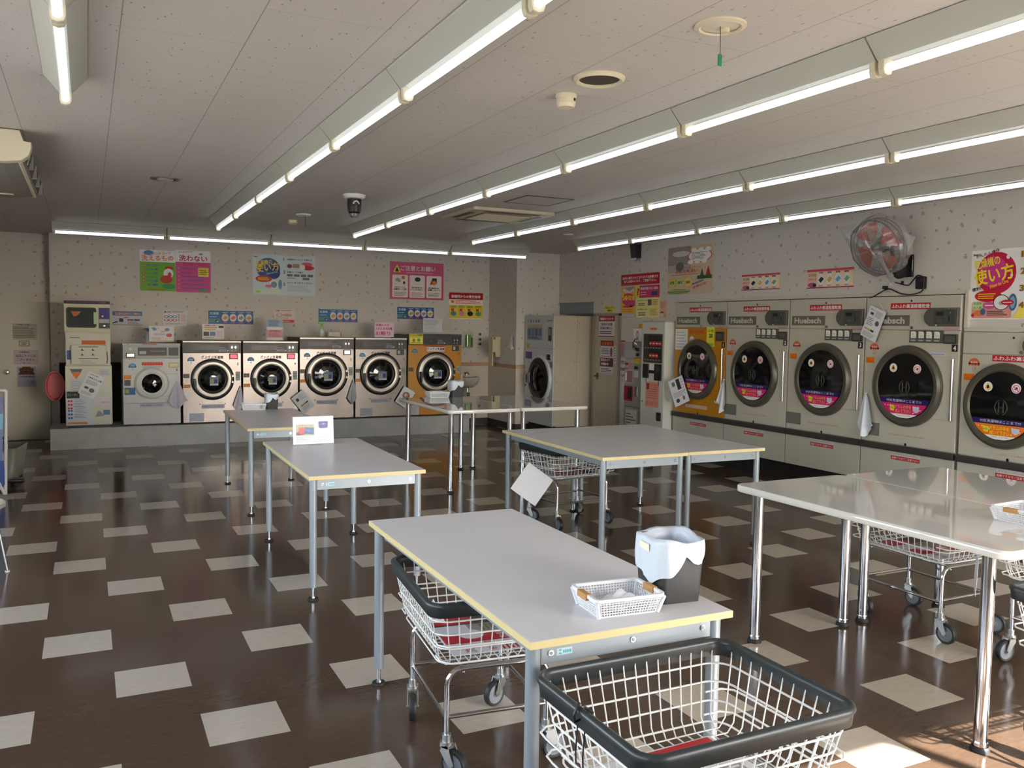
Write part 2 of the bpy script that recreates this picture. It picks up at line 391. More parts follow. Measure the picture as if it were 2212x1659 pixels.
# ---- ceiling fittings
TUBE = mat('lit_fluorescent_tube', (255, 255, 255), .4, emit=((240, 246, 255), 1.7))
REFL = mat('white_reflector_enamel', (184, 184, 172), .45)
SOCK = mat('cream_lampholder', (214, 206, 178), .45)
PIT = 1.2447; TZ = 2.626
def fixture(cx, y_far, label, group, alongx=False, along0=0., yy=0.):
    t = thing('fluorescent_light', label, 'ceiling light', (cx, y_far, 0) if not alongx else (along0, yy, 0), 0. if not alongx else radians(90), group)
    # local: runs from y=0 (far end) to y=-PIT
    def f_ref(g):
        prof = [(-.092, CZ-.003), (-.090, CZ-.010), (-.024, 2.655), (.024, 2.655), (.090, CZ-.010), (.092, CZ-.003)]
        g.prism(prof, 1, -.004, -PIT+.004, REFL)
    part('fl_ref', 'reflector', f_ref, t)
    part('fl_tube', 'tube', lambda g: g.cyl((0, -.034, TZ), (0, -PIT+.034, TZ), .0165, TUBE, 20), t)
    def f_sock(g):
        g.prism([(-.026, 2.66), (-.026, 2.62), (-.019, 2.602), (0, 2.597), (.019, 2.602), (.026, 2.62), (.026, 2.66)], 1, -.008, -.036, SOCK, .002)
    part('fl_sock', 'lampholder', f_sock, t)
    part('fl_sock', 'lampholder', f_sock, t, (0, -PIT+.044, 0))
    return t
ROWS = (('A', 1.308, 9.985, 9, 'row over the bag advert table'), ('B', 2.820, 9.927, 9, 'row beside the round speaker'),
        ('C', 4.304, 9.876, 9, 'row over the gloss tables'), ('D', 5.802, 9.851, 9, 'row along the dryer wall'))
for k_, x, y0, n, desc in ROWS:
    for i in range(n):
        y = y0-i*PIT
        if y-PIT < YF+.1: break
        fixture(x, y+.02, '%s fluorescent tube light from the washer end, %s' % (ORD[i], desc), 'ceiling lights in the ' + desc)
for i in range(4):
    fixture(-.072, 4.63-i*PIT, '%s fluorescent tube light counted from the wide ceiling air conditioner' % ORD[i], 'ceiling lights by the wide air conditioner')
for i in range(5):
    fixture(0, 0, '%s fluorescent tube light along the washer wall, counted from the pale door' % ORD[i], 'ceiling lights along the washer wall', True, -.339+PIT*i-.01, 11.46)
# round things on the ceiling
IVORY = mat('ivory_plastic', (218, 206, 176), .45)
MESHG = mat('speaker_mesh', (72, 62, 52), .7, bump=.4, bscale=400)
t = thing('ceiling_speaker', 'round ceiling speaker with dark mesh and ivory ring', 'speaker', (2.127, 3.455, CZ))
G().lathe([(.118, 0), (.118, -.008), (.105, -.018), (.094, -.014), (.094, -.004)], (0, 0, 0), 2, IVORY, 40).build('ring', t)
G().lathe([(.094, -.006), (.05, -.012), (.0001, -.013)], (0, 0, 0), 2, MESHG, 40).build('mesh_grille', t)
t = thing('smoke_detector', 'cream smoke detector beside the round ceiling speaker', 'smoke detector', (2.138, 3.78, CZ))
G().lathe([(.052, 0), (.052, -.012), (.047, -.016), (.047, -.045), (.04, -.062), (.0001, -.066)], (0, 0, 0), 2, IVORY, 28).build('body', t)
G().box(.018, -.0475, -.036, .026, -.045, -.022, BLACK).build('vent_slot', t)
t = thing('smoke_detector', 'small pale smoke detector close to the washer wall lights', 'smoke detector', (2.066, 9.75, CZ))
G().lathe([(.05, 0), (.05, -.03), (.03, -.045), (.0001, -.047)], (0, 0, 0), 2, IVORY, 24).build('body', t)
GREEN = mat('green_tag', (30, 120, 90), .5)
t = thing('emergency_light', 'recessed round emergency light with a green pull tag on its cord', 'emergency light', (2.16, 2.65, CZ))
LINER = mat('emergency_liner', (222, 214, 196), .35)
G().lathe([(.097, 0), (.097, -.007), (.08, -.012), (.072, -.006)], (0, 0, 0), 2, IVORY, 40).build('trim_ring', t)
G().lathe([(.072, -.004), (.05, -.003), (.0001, -.0025)], (0, 0, 0), 2, LINER, 32).lathe([(.018, -.003), (.018, -.02), (.0001, -.022)], (.03, .01, 0), 2, IVORY, 16).build('lens', t)
G().cyl((0, 0, -.004), (.004, .002, -.105), .0015, DARK, 6).build('pull_cord', t)
G().rbox(-.008, -.002, -.15, .012, .003, -.105, GREEN, .004, ax=1).build('pull_tag', t)
t = thing('emergency_light', 'round white emergency light above the washers with a dark pull cord', 'emergency light', (2.05, 9.15, CZ))
G().lathe([(.075, 0), (.075, -.01), (.06, -.018), (.0001, -.02)], (0, 0, 0), 2, WHITEP, 28).build('trim_ring', t)
G().cyl((.02, 0, -.018), (.02, 0, -.13), .003, DARK, 6).build('pull_cord', t)
t = thing('ceiling_vent', 'round grey ceiling diffuser near the washer wall', 'vent', (.58, 7.515, CZ))
VG = mat('grey_diffuser', (120, 114, 104), .5)
G().lathe([(.11, 0), (.11, -.008), (.095, -.012), (.085, -.003)], (0, 0, 0), 2, VG, 36).build('outer_ring', t)
G().lathe([(.062, -.002), (.062, -.012), (.0001, -.016)], (0, 0, 0), 2, mat('pale_diffuser', (186, 180, 168), .5), 32).lathe([(.085, -.002), (.062, -.002)], (0, 0, 0), 2, BLACK, 32).build('disc', t)
t = thing('ceiling_vent', 'small flat round ceiling cap beyond the air cassette', 'vent', (5.31, 9.27, CZ))
G().lathe([(.06, 0), (.06, -.006), (.05, -.012), (.0001, -.013)], (0, 0, 0), 2, WHITEP, 28).build('cap', t)
t = thing('security_camera', 'black dome security camera on a white ceiling base', 'camera', (2.14, 7.55, CZ))
G().lathe([(.10, 0), (.10, -.012), (.085, -.03), (.06, -.036)], (0, 0, 0), 2, WHITEP, 32).build('base', t)
G().lathe([(.062, -.034), (.062, -.10), (.055, -.15), (.045, -.165)], (0, 0, 0), 2, BLACK, 32).build('housing', t)
G().lathe([(.045, -.16), (.04, -.185), (.02, -.2), (.0001, -.203)], (0, 0, 0), 2, mat('smoke_dome', (120, 118, 114), .1), 28).build('dome', t)
G().prism(arc(0, 0, .03, 0, 180, 8)+arc(0, 0, .018, 180, 0, 8), 1, -.0645, -.055, mat('pale_mark', (190, 188, 182), .4)).build('lens_window', t, (0, 0, -.085))
# four-way air cassette
t = thing('air_conditioner', 'square four-way air conditioner cassette flush in the ceiling', 'air conditioner', (3.755, 8.02, CZ))
CAS = mat('cassette_ivory', (186, 176, 152), .5)
g = G(); g.rbox(-.445, -.43, -.035, .445, .43, -.002, CAS, .03); g.build('panel', t)
GRL = mat('cassette_grille', (132, 118, 92), .6, bump=.6, bscale=90)
g = G(); g.rbox(-.27, -.25, -.042, .27, .25, -.035, GRL, .01)
for i in range(14): g.box(-.25, -.235+i*.036, -.046, .25, -.225+i*.036, -.041, CAS)
g.build('grille', t)
for i, (a, b, c_, d_) in enumerate(((-.30, -.375, .30, -.325), (-.30, .325, .30, .375), (-.40, -.22, -.345, .22), (.345, -.22, .40, .22))):
    G().box(a, b, -.038, c_, d_, -.034, BLACK).build('air_slot', t)
t = thing('access_hatch', 'square inspection hatch cut in the ceiling beside the air cassette', 'hatch', (3.68, 6.98, CZ))
G().box(-.225, -.225, -.004, .225, .225, -.001, mat('hatch_board', (196, 188, 176), .6)).build('lid', t)
g = G()
for a, b, c_, d_ in ((-.235, -.235, .235, -.225), (-.235, .225, .235, .235), (-.235, -.225, -.225, .225), (.225, -.225, .235, .225)): g.box(a, b, -.006, c_, d_, -.001, DARK)
g.build('frame', t)
# wide ceiling-hung air conditioner
t = thing('air_conditioner', 'wide cream air conditioner hung under the ceiling with dark side outlet', 'air conditioner', (0, 0, 0))
AC = mat('cream_casing', (222, 214, 186), .35); ACU = mat('grey_underside', (150, 146, 134), .45)
X1, Y0, Y1 = -.285, 6.05, 7.85
prof = [(-1.0, 2.735), (-.345, 2.735), (-.325, 2.672), (X1, 2.668), (X1, 2.63), (-.300, 2.585), (-.335, 2.556), (-.42, 2.543), (-1.0, 2.53)]
G().prism(prof, 1, Y0, Y0+.09, AC, .006).build('end_cap', t)
prof2 = [(-1.0, 2.73), (-.35, 2.73), (-.335, 2.69), (-.305, 2.675), (-.33, 2.575), (-.45, 2.548), (-1.0, 2.538)]
G().prism(prof2, 1, Y0+.09, Y1, ACU).build('casing', t)
g = G()
g.add([(-.303, Y0+.1, 2.672), (-.303, Y1-.05, 2.672), (-.328, Y1-.05, 2.58), (-.328, Y0+.1, 2.58)], [(0, 1, 2, 3)], BLACK)
for i in range(5): g.box(-.329, Y0+.1+i*.41, 2.578, -.298, Y0+.112+i*.41, 2.675, ACU)
g.build('outlet_grille', t)
g = G(); g.prism([(-.315, 2.545), (-.285, 2.66), (-.280, 2.66), (-.310, 2.543)], 1, Y0+.09, Y0+.11, ACU)
g.tube([(-.352, Y0+.1, 2.562), (-.352, Y1-.05, 2.562)], .012, AC, 8); g.build('flap', t)
G().box(-.62, Y1-.3, 2.532, -.48, Y1-.27, 2.540, AC).build('latch', t)
# ================================================================== tables
def grey_table(cx, cy, w, l, rot, h, label, group=None, logo=True):
    t = thing('work_table', label, 'table', (cx, cy, 0), radians(rot), group)
    K = 'gt%d_%d_' % (w*1000, l*1000); W, L = w/2, l/2
    def top(g):
        g.box(-W+.002, -L+.002, h-.021, W-.002, L-.002, h, LAM)
    tp = part(K+'top', 'tabletop', top, t)
    def edge(g):
        for a, b, c, d in ((-W, -L, W, -L+.003), (-W, L-.003, W, L), (-W, -L+.003, -W+.003, L-.003), (W-.003, -L+.003, W, L-.003)):
            g.box(a, b, h-.0215, c, d, h-.0008, EDGE)
    part(K+'edge', 'edge_band', edge, tp)
    def leg(g):
        g.cyl((0, 0, .075), (0, 0, h-.022), .0215, GREYLEG, 20)
    def foot(g):
        g.cyl((0, 0, .018), (0, 0, .076), .008, CHROME, 12)
        g.lathe([(.0001, .022), (.012, .02), (.014, .012)], (0, 0, 0), 2, CHROME, 20)
        g.lathe([(.0001, .013), (.028, .012), (.031, .004), (.031, 0.0005), (.0001, 0.0005)], (0, 0, 0), 2, RUBBER, 24)
    for sx in (-1, 1):
        for sy in (-1, 1):
            lg = part('gleg', 'leg', leg, t, (sx*(W-.034), sy*(L-.05), 0))
            part('gfoot', 'foot', foot, lg)
    def apron(g):
        g.box(-W+.055, -.010, h-.086, W-.055, .010, h-.022, GREYLEG)
        for x in (-W+.085, .01, W-.085):
            g.cyl((x, -.010, h-.055), (x, -.014, h-.055), .009, CHROME, 14).cyl((x, -.014, h-.055), (x, -.0155, h-.055), .005, GREYLEG, 10)
    part(K+'apron', 'apron', apron, t, (0, -L+.05, 0)); part(K+'apron', 'apron', apron, t, (0, L-.05, 0), (0, 0, pi))
    # rotate trick above keeps screws facing outwards at both ends
    def rail(g): g.box(-.012, -L+.075, h-.07, .012, L-.075, h-.022, GREYLEG)
    part(K+'rail', 'side_rail', rail, t, (-W+.06, 0, 0)); part(K+'rail', 'side_rail', rail, t, (W-.06, 0, 0))
    if logo:
        def lg_(g):
            lb = mat('logo_blue', (70, 160, 180), .4); lp = mat('logo_field', (186, 208, 216), .4)
            g.rect(-W+.105, h-.066, -W+.155, h-.046, -.0105, lp); x = -W+.109
            g.poly([(x, h-.049), (x+.012, h-.049), (x+.006, h-.055)], -.011, lb); g.poly([(x, h-.063), (x+.006, h-.057), (x+.012, h-.063)], -.011, lb)
            for i in range(5): g.rect(x+.016+i*.0055, h-.061, x+.020+i*.0055, h-.052, -.011, lb)
        part(K+'logo', 'logo_plate', lg_, t, (0, -L+.05, 0))
    return t
TH = .73
grey_table(1.443, 2.850, .70, 1.61, -1., TH, 'yellow-edged grey-legged table holding a white basket and black bin, wire cart underneath')
grey_table(1.481, 5.642, .70, 1.59, -1., TH, 'grey-legged white table carrying the bag advert stand')
grey_table(1.53, 8.085, .69, 1.64, -1., TH, 'grey-legged white table standing closest to the silver washers')
grey_table(3.452, 5.675, .70, 1.63, -1.2, TH, 'grey-legged white table with a wire cart and blank white card below', logo=False)
grey_table(4.160, 5.675, .69, 1.63, -1.2, TH, 'empty grey-legged white table pushed against its twin on the dryer side', logo=False)
def white_table(cx, cy, w, l, h, label):
    t = thing('work_table', label, 'table', (cx, cy, 0))
    W, L = w/2, l/2
    part('wt_top', 'tabletop', lambda g: g.prism(rrect(-W, -L, W, L, .05, 6), 2, h-.035, h, GLOSSW, .004, True), t)
    def leg(g):
        g.cyl((0, 0, .012), (0, 0, h-.036), .0255, CHROME, 24)
        g.lathe([(.03, .02), (.034, .012), (.036, .001), (.0001, .001)], (0, 0, 0), 2, RUBBER, 24)
    def foot(g): g.lathe([(.0258, .04), (.028, .034), (.028, .02)], (0, 0, 0), 2, CHROME, 24)
    for sx in (-1, 1):
        for sy in (-1, 1):
            lg = part('wt_leg', 'leg', leg, t, (sx*(W-.072), sy*(L-.115), 0))
            part('wt_foot', 'foot_collar', foot, lg)
    return t
WH = .805
white_table(3.362, 2.705, .766, 1.48, WH, 'gloss white table with rounded corners and chrome legs, in front of two wire carts')
white_table(4.132, 2.705, .766, 1.48, WH, 'gloss white table on chrome legs standing over the carts by the dryers')
white_table(3.415, 8.215, .766, 1.46, WH, 'gloss white table with a basket and black bin by the yellow washer')
white_table(4.190, 8.225, .766, 1.46, WH, 'empty gloss white table on chrome legs facing the tall washer dryer')
# ================================================================== laundry carts
RZ, BZ = .64, .405
def rpath(L, W, r, z, n=5):
    return [(p[0], p[1], z) for p in rrect(-L, -W, L, W, r, n)]
def cart(x, y, rot, swivel, label):
    t = thing('laundry_cart', label, 'cart', (x, y, 0), radians(rot), 'wire laundry carts')
    A, B, a, b = .325, .262, .276, .216         # half sizes of rim and floor of the basket
    def basket(g):
        r = .0023
        for k_, bulge in ((.0, 0), (.27, .0), (.52, .0), (.76, .0)):
            z = BZ+.012+(RZ-BZ-.02)*k_; f = (z-BZ)/(RZ-BZ)
            g.tube(rpath(a+(A-a)*f+.004, b+(B-b)*f+.004, .06, z), .0032, WHITEW, 6, True)
        for k_ in (.13, .40):                      # bumper loops standing proud of the two short ends
            z = BZ+(RZ-BZ)*k_; f = k_
            xa, yb = a+(A-a)*f, b+(B-b)*f
            for s in (-1, 1):
                pts = [(s*(xa-.05), -yb-.005, z), (s*(xa+.01), -yb-.004, z), (s*(xa+.038), -yb+.02, z), (s*(xa+.042), -yb+.06, z), (s*(xa+.042), yb-.06, z), (s*(xa+.038), yb-.02, z), (s*(xa+.01), yb+.004, z), (s*(xa-.05), yb+.005, z)]
                g.tube(pts, .0032, WHITEW, 6)
        for i in range(-7, 8):                    # hoops across
            u = i/7.5; xt, xb = u*(A-.02), u*(a-.01)
            g.tube([(xt, -B, RZ-.012), (xb+(xt-xb)*.12, -b-(B-b)*.1, BZ+.03), (xb, -b+.02, BZ), (xb, b-.02, BZ), (xb+(xt-xb)*.12, b+(B-b)*.1, BZ+.03), (xt, B, RZ-.012)], r, WHITEW, 5)
        for i in range(-5, 6):                     # hoops lengthwise
            u = i/5.6; yt, yb = u*(B-.02), u*(b-.01)
            g.tube([(-A, yt, RZ-.012), (-a-(A-a)*.1, yb+(yt-yb)*.12, BZ+.03), (-a+.02, yb, BZ+.005), (a-.02, yb, BZ+.005), (a+(A-a)*.1, yb+(yt-yb)*.12, BZ+.03), (A, yt, RZ-.012)], r, WHITEW, 5)
    part('cart_basket', 'wire_basket', basket, t)
    def rim(g):
        pts = rpath(A+.004, B+.004, .055, RZ-.002, 8)
        sec = [(-.006, -.039), (.004, -.039), (.007, -.011), (.0125, -.002), (.0105, .008), (0, .0135), (-.0105, .008), (-.0125, -.002), (-.008, -.012)]
        N = len(pts); vs = []
        for i in range(N):
            tn = (Vector(pts[(i+1) % N])-Vector(pts[i-1])).normalized(); o = Vector((tn.y, -tn.x, 0))
            vs += [Vector(pts[i])+o*q[0]+Vector((0, 0, q[1])) for q in sec]
        m = len(sec)
        g.add(vs, [(i*m+k, ((i+1) % N)*m+k, ((i+1) % N)*m+(k+1) % m, i*m+(k+1) % m) for i in range(N) for k in range(m)], RIMBLACK, True)
    part('cart_rim', 'rim_bumper', rim, t)
    wx, wy = .252, .190
    def frame(g):
        for s in (-1, 1):                           # an arched tube at each short end
            q = [(s*wx, -wy, .135), (s*wx, -wy, BZ-.075)]+[(s*wx, -wy+.055*(1-cos(radians(u))), BZ-.075+.055*sin(radians(u))) for u in (22, 45, 68, 90)]
            q += [(p[0], -p[1], p[2]) for p in q[::-1]]
            g.tube(q, .0105, CHROME, 10)
            g.cyl((s*wx, -wy, .215), (s*wx, wy, .215), .008, CHROME, 10)
            g.cyl((-wx, s*wy, .205), (wx, s*wy, .205), .008, CHROME, 10)
            g.cyl((-wx, s*(wy-.06), BZ-.02), (wx, s*(wy-.06), BZ-.02), .006, CHROME, 8)
            for v in (-1, 1): g.cyl((s*wx, v*(wy-.06), BZ-.028), (s*wx, v*(wy-.06), BZ-.034), .006, CHROME, 8)
    part('cart_frame', 'tube_frame', frame, t)
    ZN = mat('zinc_plate', (176, 178, 176), .3, .85)
    def fork(g):
        g.cyl((0, 0, .128), (0, 0, .155), .0165, ZN, 14).cyl((0, 0, .118), (0, 0, .130), .024, ZN, 18)
        for s in (-1, 1):
            g.prism([(-.005, .120), (.022, .120), (.046, .058), (.040, .046), (.028, .046), (-.012, .098)], 1, s*.0195, s*.0225, ZN)
        g.box(-.012, -.0225, .112, .024, .0225, .120, ZN).cyl((.036, -.026, .053), (.036, .026, .053), .006, ZN, 10)
    TY = mat('tyre_rubber', (34, 35, 37), .5); HUB = mat('grey_wheel_hub', (120, 124, 132), .4)
    def wheel(g):
        g.lathe([(.040, -.0125), (.049, -.0135), (.0525, -.008), (.0525, .008), (.049, .0135), (.040, .0125)], (0, 0, 0), 1, TY, 32)
        g.lathe([(.0001, -.013), (.012, -.013), (.014, -.009), (.034, -.007), (.040, -.0122)], (0, 0, 0), 1, HUB, 28)
        g.lathe([(.040, .0122), (.034, .007), (.014, .009), (.012, .013), (.0001, .013)], (0, 0, 0), 1, HUB, 28)
    for i, (sx, sy) in enumerate(((-1, -1), (1, -1), (1, 1), (-1, 1))):
        c = part('cart_fork', 'caster', fork, t, (sx*wx, sy*wy, 0), (0, 0, radians(swivel[i])))
        part('cart_wheel', 'wheel', wheel, c, (.036, 0, .053))
    return t
# (corner order: -x-y, +x-y, +x+y, -x+y)
cart(1.335, 2.985, 84, (-80, 116, 166, 216), 'wire laundry cart parked under the yellow-edged table with basket and bin')
CART2 = (1.420, 1.782, 0)
cart(*CART2, (100, 60, 80, 120), 'wire laundry cart showing its whole open black rim, in front of the tables')
cart(3.525, 6.085, 8, (-100, -95, 20, -60), 'wire laundry cart under the twin grey tables with a blank card hung on it')
cart(4.13, 3.19, 90, (200, 190, 170, 185), 'wire laundry cart under the gloss white table toward the dryers, red sheets in it')
cart(3.432, 1.772, -3, (150, 100, 100, -110), 'wire laundry cart with a black rim beside the chrome leg of the gloss table')
cart(4.30, 2.45, 4, (160, 100, 100, 170), 'wire laundry cart tucked beneath the gloss tables behind another cart')
# printed sheets lying in the carts
RED = mat('red_print', (190, 24, 38), .4); GREYP = mat('grey_print', (150, 146, 142), .4); OLIVE = mat('olive_print', (120, 108, 60), .4)
def cart_sheet(x, y, rot, label, var):
    t = G()
    t.box(-.21, -.155, 0, .21, .155, .003, CARD)
    T0 = Matrix.Rotation(-pi/2, 4, 'X')
    t.T = Matrix.Translation((0, 0, .0035)) @ Matrix(((1, 0, 0, 0), (0, 0, 1, 0), (0, -1, 0, 0), (0, 0, 0, 1)))
    # facing up: local (x, y=-depth, z) -> (x, z, depth)
    if var == 0:
        t.rect(-.10, -.15, .0, .15, 0, RED); t.rect(.0, -.15, .09, .02, 0, GREYP); t.rect(.09, -.15, .20, .15, 0, DARK); t.rect(.10, -.02, .19, .14, -.0004, RED);
        t.disc(-.02, .03, .05, -.0004, CARD); t.text('洗濯物', -.2, .06, .04, RED, -.0005); t.text('使用禁止', -.2, -.02, .03, RED, -.0005); t.text('お願い', -.09, -.1, .035, CARD, -.0008)
        for i in range(6): t.rect(-.20, -.14+i*.018, -.12, -.132+i*.018, -.0004, RED)
        for i in range(6): t.rect(.01, -.14+i*.02, .08, -.130+i*.02, -.0004, OLIVE)
    else:
        t.rect(-.21, -.155, -.03, .09, 0, RED); t.rect(-.02, .03, .20, .15, 0, RED); t.disc(.08, .05, .05, -.0004, CARD)
        t.rect(.0, -.13, .18, .01, 0, GREYP)
        for i in range(6): t.rect(.01, -.12+i*.02, .17, -.110+i*.02, -.0004, CARD)
        t.text('持ち帰り禁止', -.2, -.05, .03, CARD, -.0008); t.text('CART', .0, .08, .03, CARD, -.0008)
    o = t.build('printed_sheet', None, (x, y, BZ+.0085), (0, 0, radians(rot)))
    return tag(o, label, 'sign sheet')
cart_sheet(1.335, 2.985, 84, 'red, white and grey printed sheet lying in the cart under the basket and bin table', 0)
cart_sheet(1.40, 1.765, 2, 'red and white printed sheet lying in the empty looking cart with its whole rim showing', 1)
cart_sheet(3.525, 6.085, 8, 'dark red printed sheet lying in the cart with the blank hung card', 0)
cart_sheet(4.13, 3.19, 90, 'red and grey printed sheet lying in the cart toward the dryers', 0)
# little things tied to the carts
g = G(); g.box(-.118, -.002, -.122, .118, .002, .122, CARD)
p = onY(1149, 1046, 5.77)
o = g.build('blank_card', None, tuple(p), (radians(-7), radians(36), radians(-20))); tag(o, 'blank white square card hung by a corner from the cart under the twin grey tables', 'card')
g = G()
for dx in (0, .035):
    g.tube([(0, dx, 0), (.012, dx+.003, -.05), (.008, dx+.004, -.12), (.012, dx+.002, -.20), (.006, dx+.004, -.25)], .0022, BLACK, 6)
g.tube([(.0, -.012, .020), (.026, -.01, .0), (.02, .0, -.012), (-.02, .0, -.02), (-.022, .0, .0), (0, .01, .021)], .004, BLACK, 6)
o = g.build('black_string', None, (1.420-.331, 1.79, RZ)); tag(o, 'black string looped over the cart rim in front of the tables', 'string')
g = G(); g.poly([(-.05, 0), (.05, 0), (.0, .09)], -.002, CARD); g.poly([(-.05, 0), (0, .09), (.05, 0)], .001, CARD)
g.text('持出禁止', 0, .012, .016, RED, -.0026, 'C'); g.text('注意', 0, .036, .02, RED, -.0026, 'C')
o = g.build('folded_card', None, (1.17, 3.03, BZ+.055), (radians(-20), 0, radians(-25))); tag(o, 'small folded white card with red writing inside the cart under the basket table', 'card')
g = G(); g.box(-.06, -.001, -.2, .06, .001, 0, CARD)
g.rect(-.045, -.08, .045, -.02, -.0016, RED); g.rect(-.045, -.18, .045, -.16, -.0016, RED)
p = onY(2112, 1200, 2.72)
o = g.build('hang_tag', None, tuple(p), (0, radians(-20), radians(40))); tag(o, 'white and red tag hanging between the carts under the gloss tables', 'tag')
# ================================================================== baskets, bins and the advert stand on the tables
BASK = mat('white_basket_plastic', (216, 217, 222), .4)
TAN = mat('tan_tape', (176, 132, 84), .6, spec=.2)
def small_basket(x, y, z, rot, label, cloth=True, tape=True):
    t = thing('plastic_basket', label, 'basket', (x, y, z), radians(rot), 'white plastic baskets on the tables')
    L, W, H = .114, .086, .062; l, w = .100, .072
    def body(g):
        def wall(P, n, m_):                        # pierced wall: a lattice of bars between floor and rim
            for i in range(n+1):
                u = i/n; g.tube([P(u, 0), P(u, 1)], .0021, BASK, 4, cap=False)
            for j in range(m_+1):
                v = j/m_; g.tube([P(u_/8, v) for u_ in range(9)], .0022, BASK, 4, cap=False)
        for s in (-1, 1):
            wall(lambda u, v, s=s: ((-1+2*u)*(l+(L-l)*v), s*(w+(W-w)*v), .004+v*(H-.012)), 22, 6)
            wall(lambda u, v, s=s: (s*(l+(L-l)*v), (-1+2*u)*(w+(W-w)*v), .004+v*(H-.012)), 16, 6)
            # solid corners and skirts
        for sx in (-1, 1):
            for sy in (-1, 1):
                g.cyl((sx*l, sy*w, .002), (sx*L, sy*W, H-.008), .007, BASK, 8)
        g.box(-l, -w, .0, l, w, .004, BASK)
        ring = rrect(-L-.006, -W-.006, L+.006, W+.006, .02, 4)
        N = len(ring)
        inn = rrect(-L+.004, -W+.004, L-.004, W-.004, .014, 4)
        vs = [(p[0], p[1], H-.010) for p in ring]+[(p[0], p[1], H) for p in ring]+[(p[0], p[1], H) for p in inn]+[(p[0], p[1], H-.010) for p in inn]
        fs = [(k*N+i, k*N+(i+1) % N, ((k+1) % 4)*N+(i+1) % N, ((k+1) % 4)*N+i) for k in range(4) for i in range(N)]
        g.add(vs, fs, BASK)
    part('bk_body', 'pierced_body', body, t)
    if tape:
        part('bk_tape', 'tan_tape', lambda g: g.box(-L-.010, -.03, H-.018, -L+.008, .03, H+.001, TAN), t)
        part('bk_tape', 'tan_tape', None, t, (0, 0, 0), (0, 0, pi))
    return t
def cloth_lump(x, y, z, rot, label):
    g = G(); n = 12; vs = []
    for j in range(n+1):
        for i in range(n+1):
            u, v = i/n*2-1, j/n*2-1
            h = .030*(1-u*u)*(1-v*v)+.012*sin(5*u+2*v)*(1-abs(u))*(1-abs(v))+.008*sin(9*v-3*u)*(1-abs(u))
            vs.append((u*.078, v*.050, max(h, 0)+.001))
    fs = [(j*(n+1)+i, j*(n+1)+i+1, (j+1)*(n+1)+i+1, (j+1)*(n+1)+i) for j in range(n) for i in range(n)]
    g.add(vs, fs, mat('white_cloth', (222, 222, 230), .8), True)
    o = g.build('folded_cloth', None, (x, y, z), (0, 0, radians(rot))); return tag(o, label, 'cloth')
LINER_ = mat('white_bin_bag', (200, 208, 220), .35, trans=.0)
def bin_(x, y, z, rot, s, label, taped=True):
    t = thing('waste_bin', label, 'bin', (x, y, z), radians(rot), 'lined black bins on the tables')
    t.scale = (s, s, s)
    BK = mat('matt_black_bin', (40, 40, 42), .5, bump=.1, bscale=200)
    def body(g):
        lo, hi = rrect(-.072, -.085, .072, .085, .015, 4), rrect(-.082, -.1, .082, .1, .02, 4)
        N = len(lo); vs = [(p[0], p[1], 0) for p in lo]+[(p[0], p[1], .2) for p in hi]+[(p[0]*.95, p[1]*.95, .2) for p in hi]+[(p[0]*.92, p[1]*.92, .01) for p in lo]
        g.add(vs, [(k*N+i, k*N+(i+1) % N, (k+1)*N+(i+1) % N, (k+1)*N+i) for k in range(3) for i in range(N)], BK, False)
        g.add(vs[:N], [tuple(range(N))[::-1]], BK); g.add(vs[3*N:], [tuple(range(N))], BK)
    part('bin_body', 'bin_body', body, t)
    def bag(g):
        N = 64; rows = []
        def sq(i, hx, hy):                          # rounded square, evenly walked
            a = 2*pi*i/N; c, d = cos(a), sin(a); n_ = 5.
            r = (abs(c)**n_+abs(d)**n_)**(-1/n_); return hx*r*c, hy*r*d, a
        for k in range(13):
            row = []
            for i in range(N):
                x_, y_, a = sq(i, .084, .102)
                west = max(0, cos(a-pi))**.6; front = max(0, cos(a-1.5*pi))
                low = .165-.085*west-.02*front+.012*sin(3*a+1)+.008*sin(7*a)
                rm = .212+.006*sin(2*a+.6)+.004*sin(5*a)
                if k <= 7:
                    u = k/7; z = low+(rm-low)*u; puff = 1.045+.10*sin(pi*min(u, 1))*(.5+.5*sin(2.*a+1.2))*(.6 if west > .5 else 1)+.018*(1-u)*sin(11*a)+.010*sin(23*a+5*u)+.012*sin(17*a+3*u)
                else:
                    u = (k-7)/5; z = rm-.10*u**1.3+.012*sin(pi*u); puff = 1.045-.22*min(1, u*2.5)+.012*u*sin(9*a+2)
                row.append((x_*puff, y_*puff, z))
            rows.append(row)
        vs = [p for r in rows for p in r]
        fs = [(k*N+i, k*N+(i+1) % N, (k+1)*N+(i+1) % N, (k+1)*N+i) for k in range(len(rows)-1) for i in range(N)]
        g.add(vs, fs, LINER_, True); g.add(rows[-1], [tuple(range(N))], LINER_)
    part('bin_bag', 'bin_bag', bag, t)
    if taped: part('bin_tape', 'label_tape', lambda g: g.add([(-.0935, -.03, .165), (-.0935, .035, .165), (-.0955, .035, .190), (-.0955, -.03, .190)], [(0, 3, 2, 1)], mat('pale_tape', (232, 224, 204), .5)), t)
    return t
small_basket(1.462, 2.205, TH, -5, 'white pierced basket with tan tape handles on the yellow-edged table, cloths inside')
cloth_lump(1.475, 2.212, TH+.012, 12, 'white cloth folded in the basket with tan tape handles on the front table')
bin_(1.685, 2.245, TH, -6, .96, 'black bin with a white bag beside the tan taped basket on the front table')
p = onZ(550, 886, TH); small_basket(p.x, p.y+.09, TH, -2, 'white pierced basket on the table near the silver washers, beside a small bin', tape=False)
p = onZ(589, 884, TH); bin_(p.x, p.y+.06, TH, -3, .74, 'black bin with a pale liner on the table near the silver washers', taped=False)
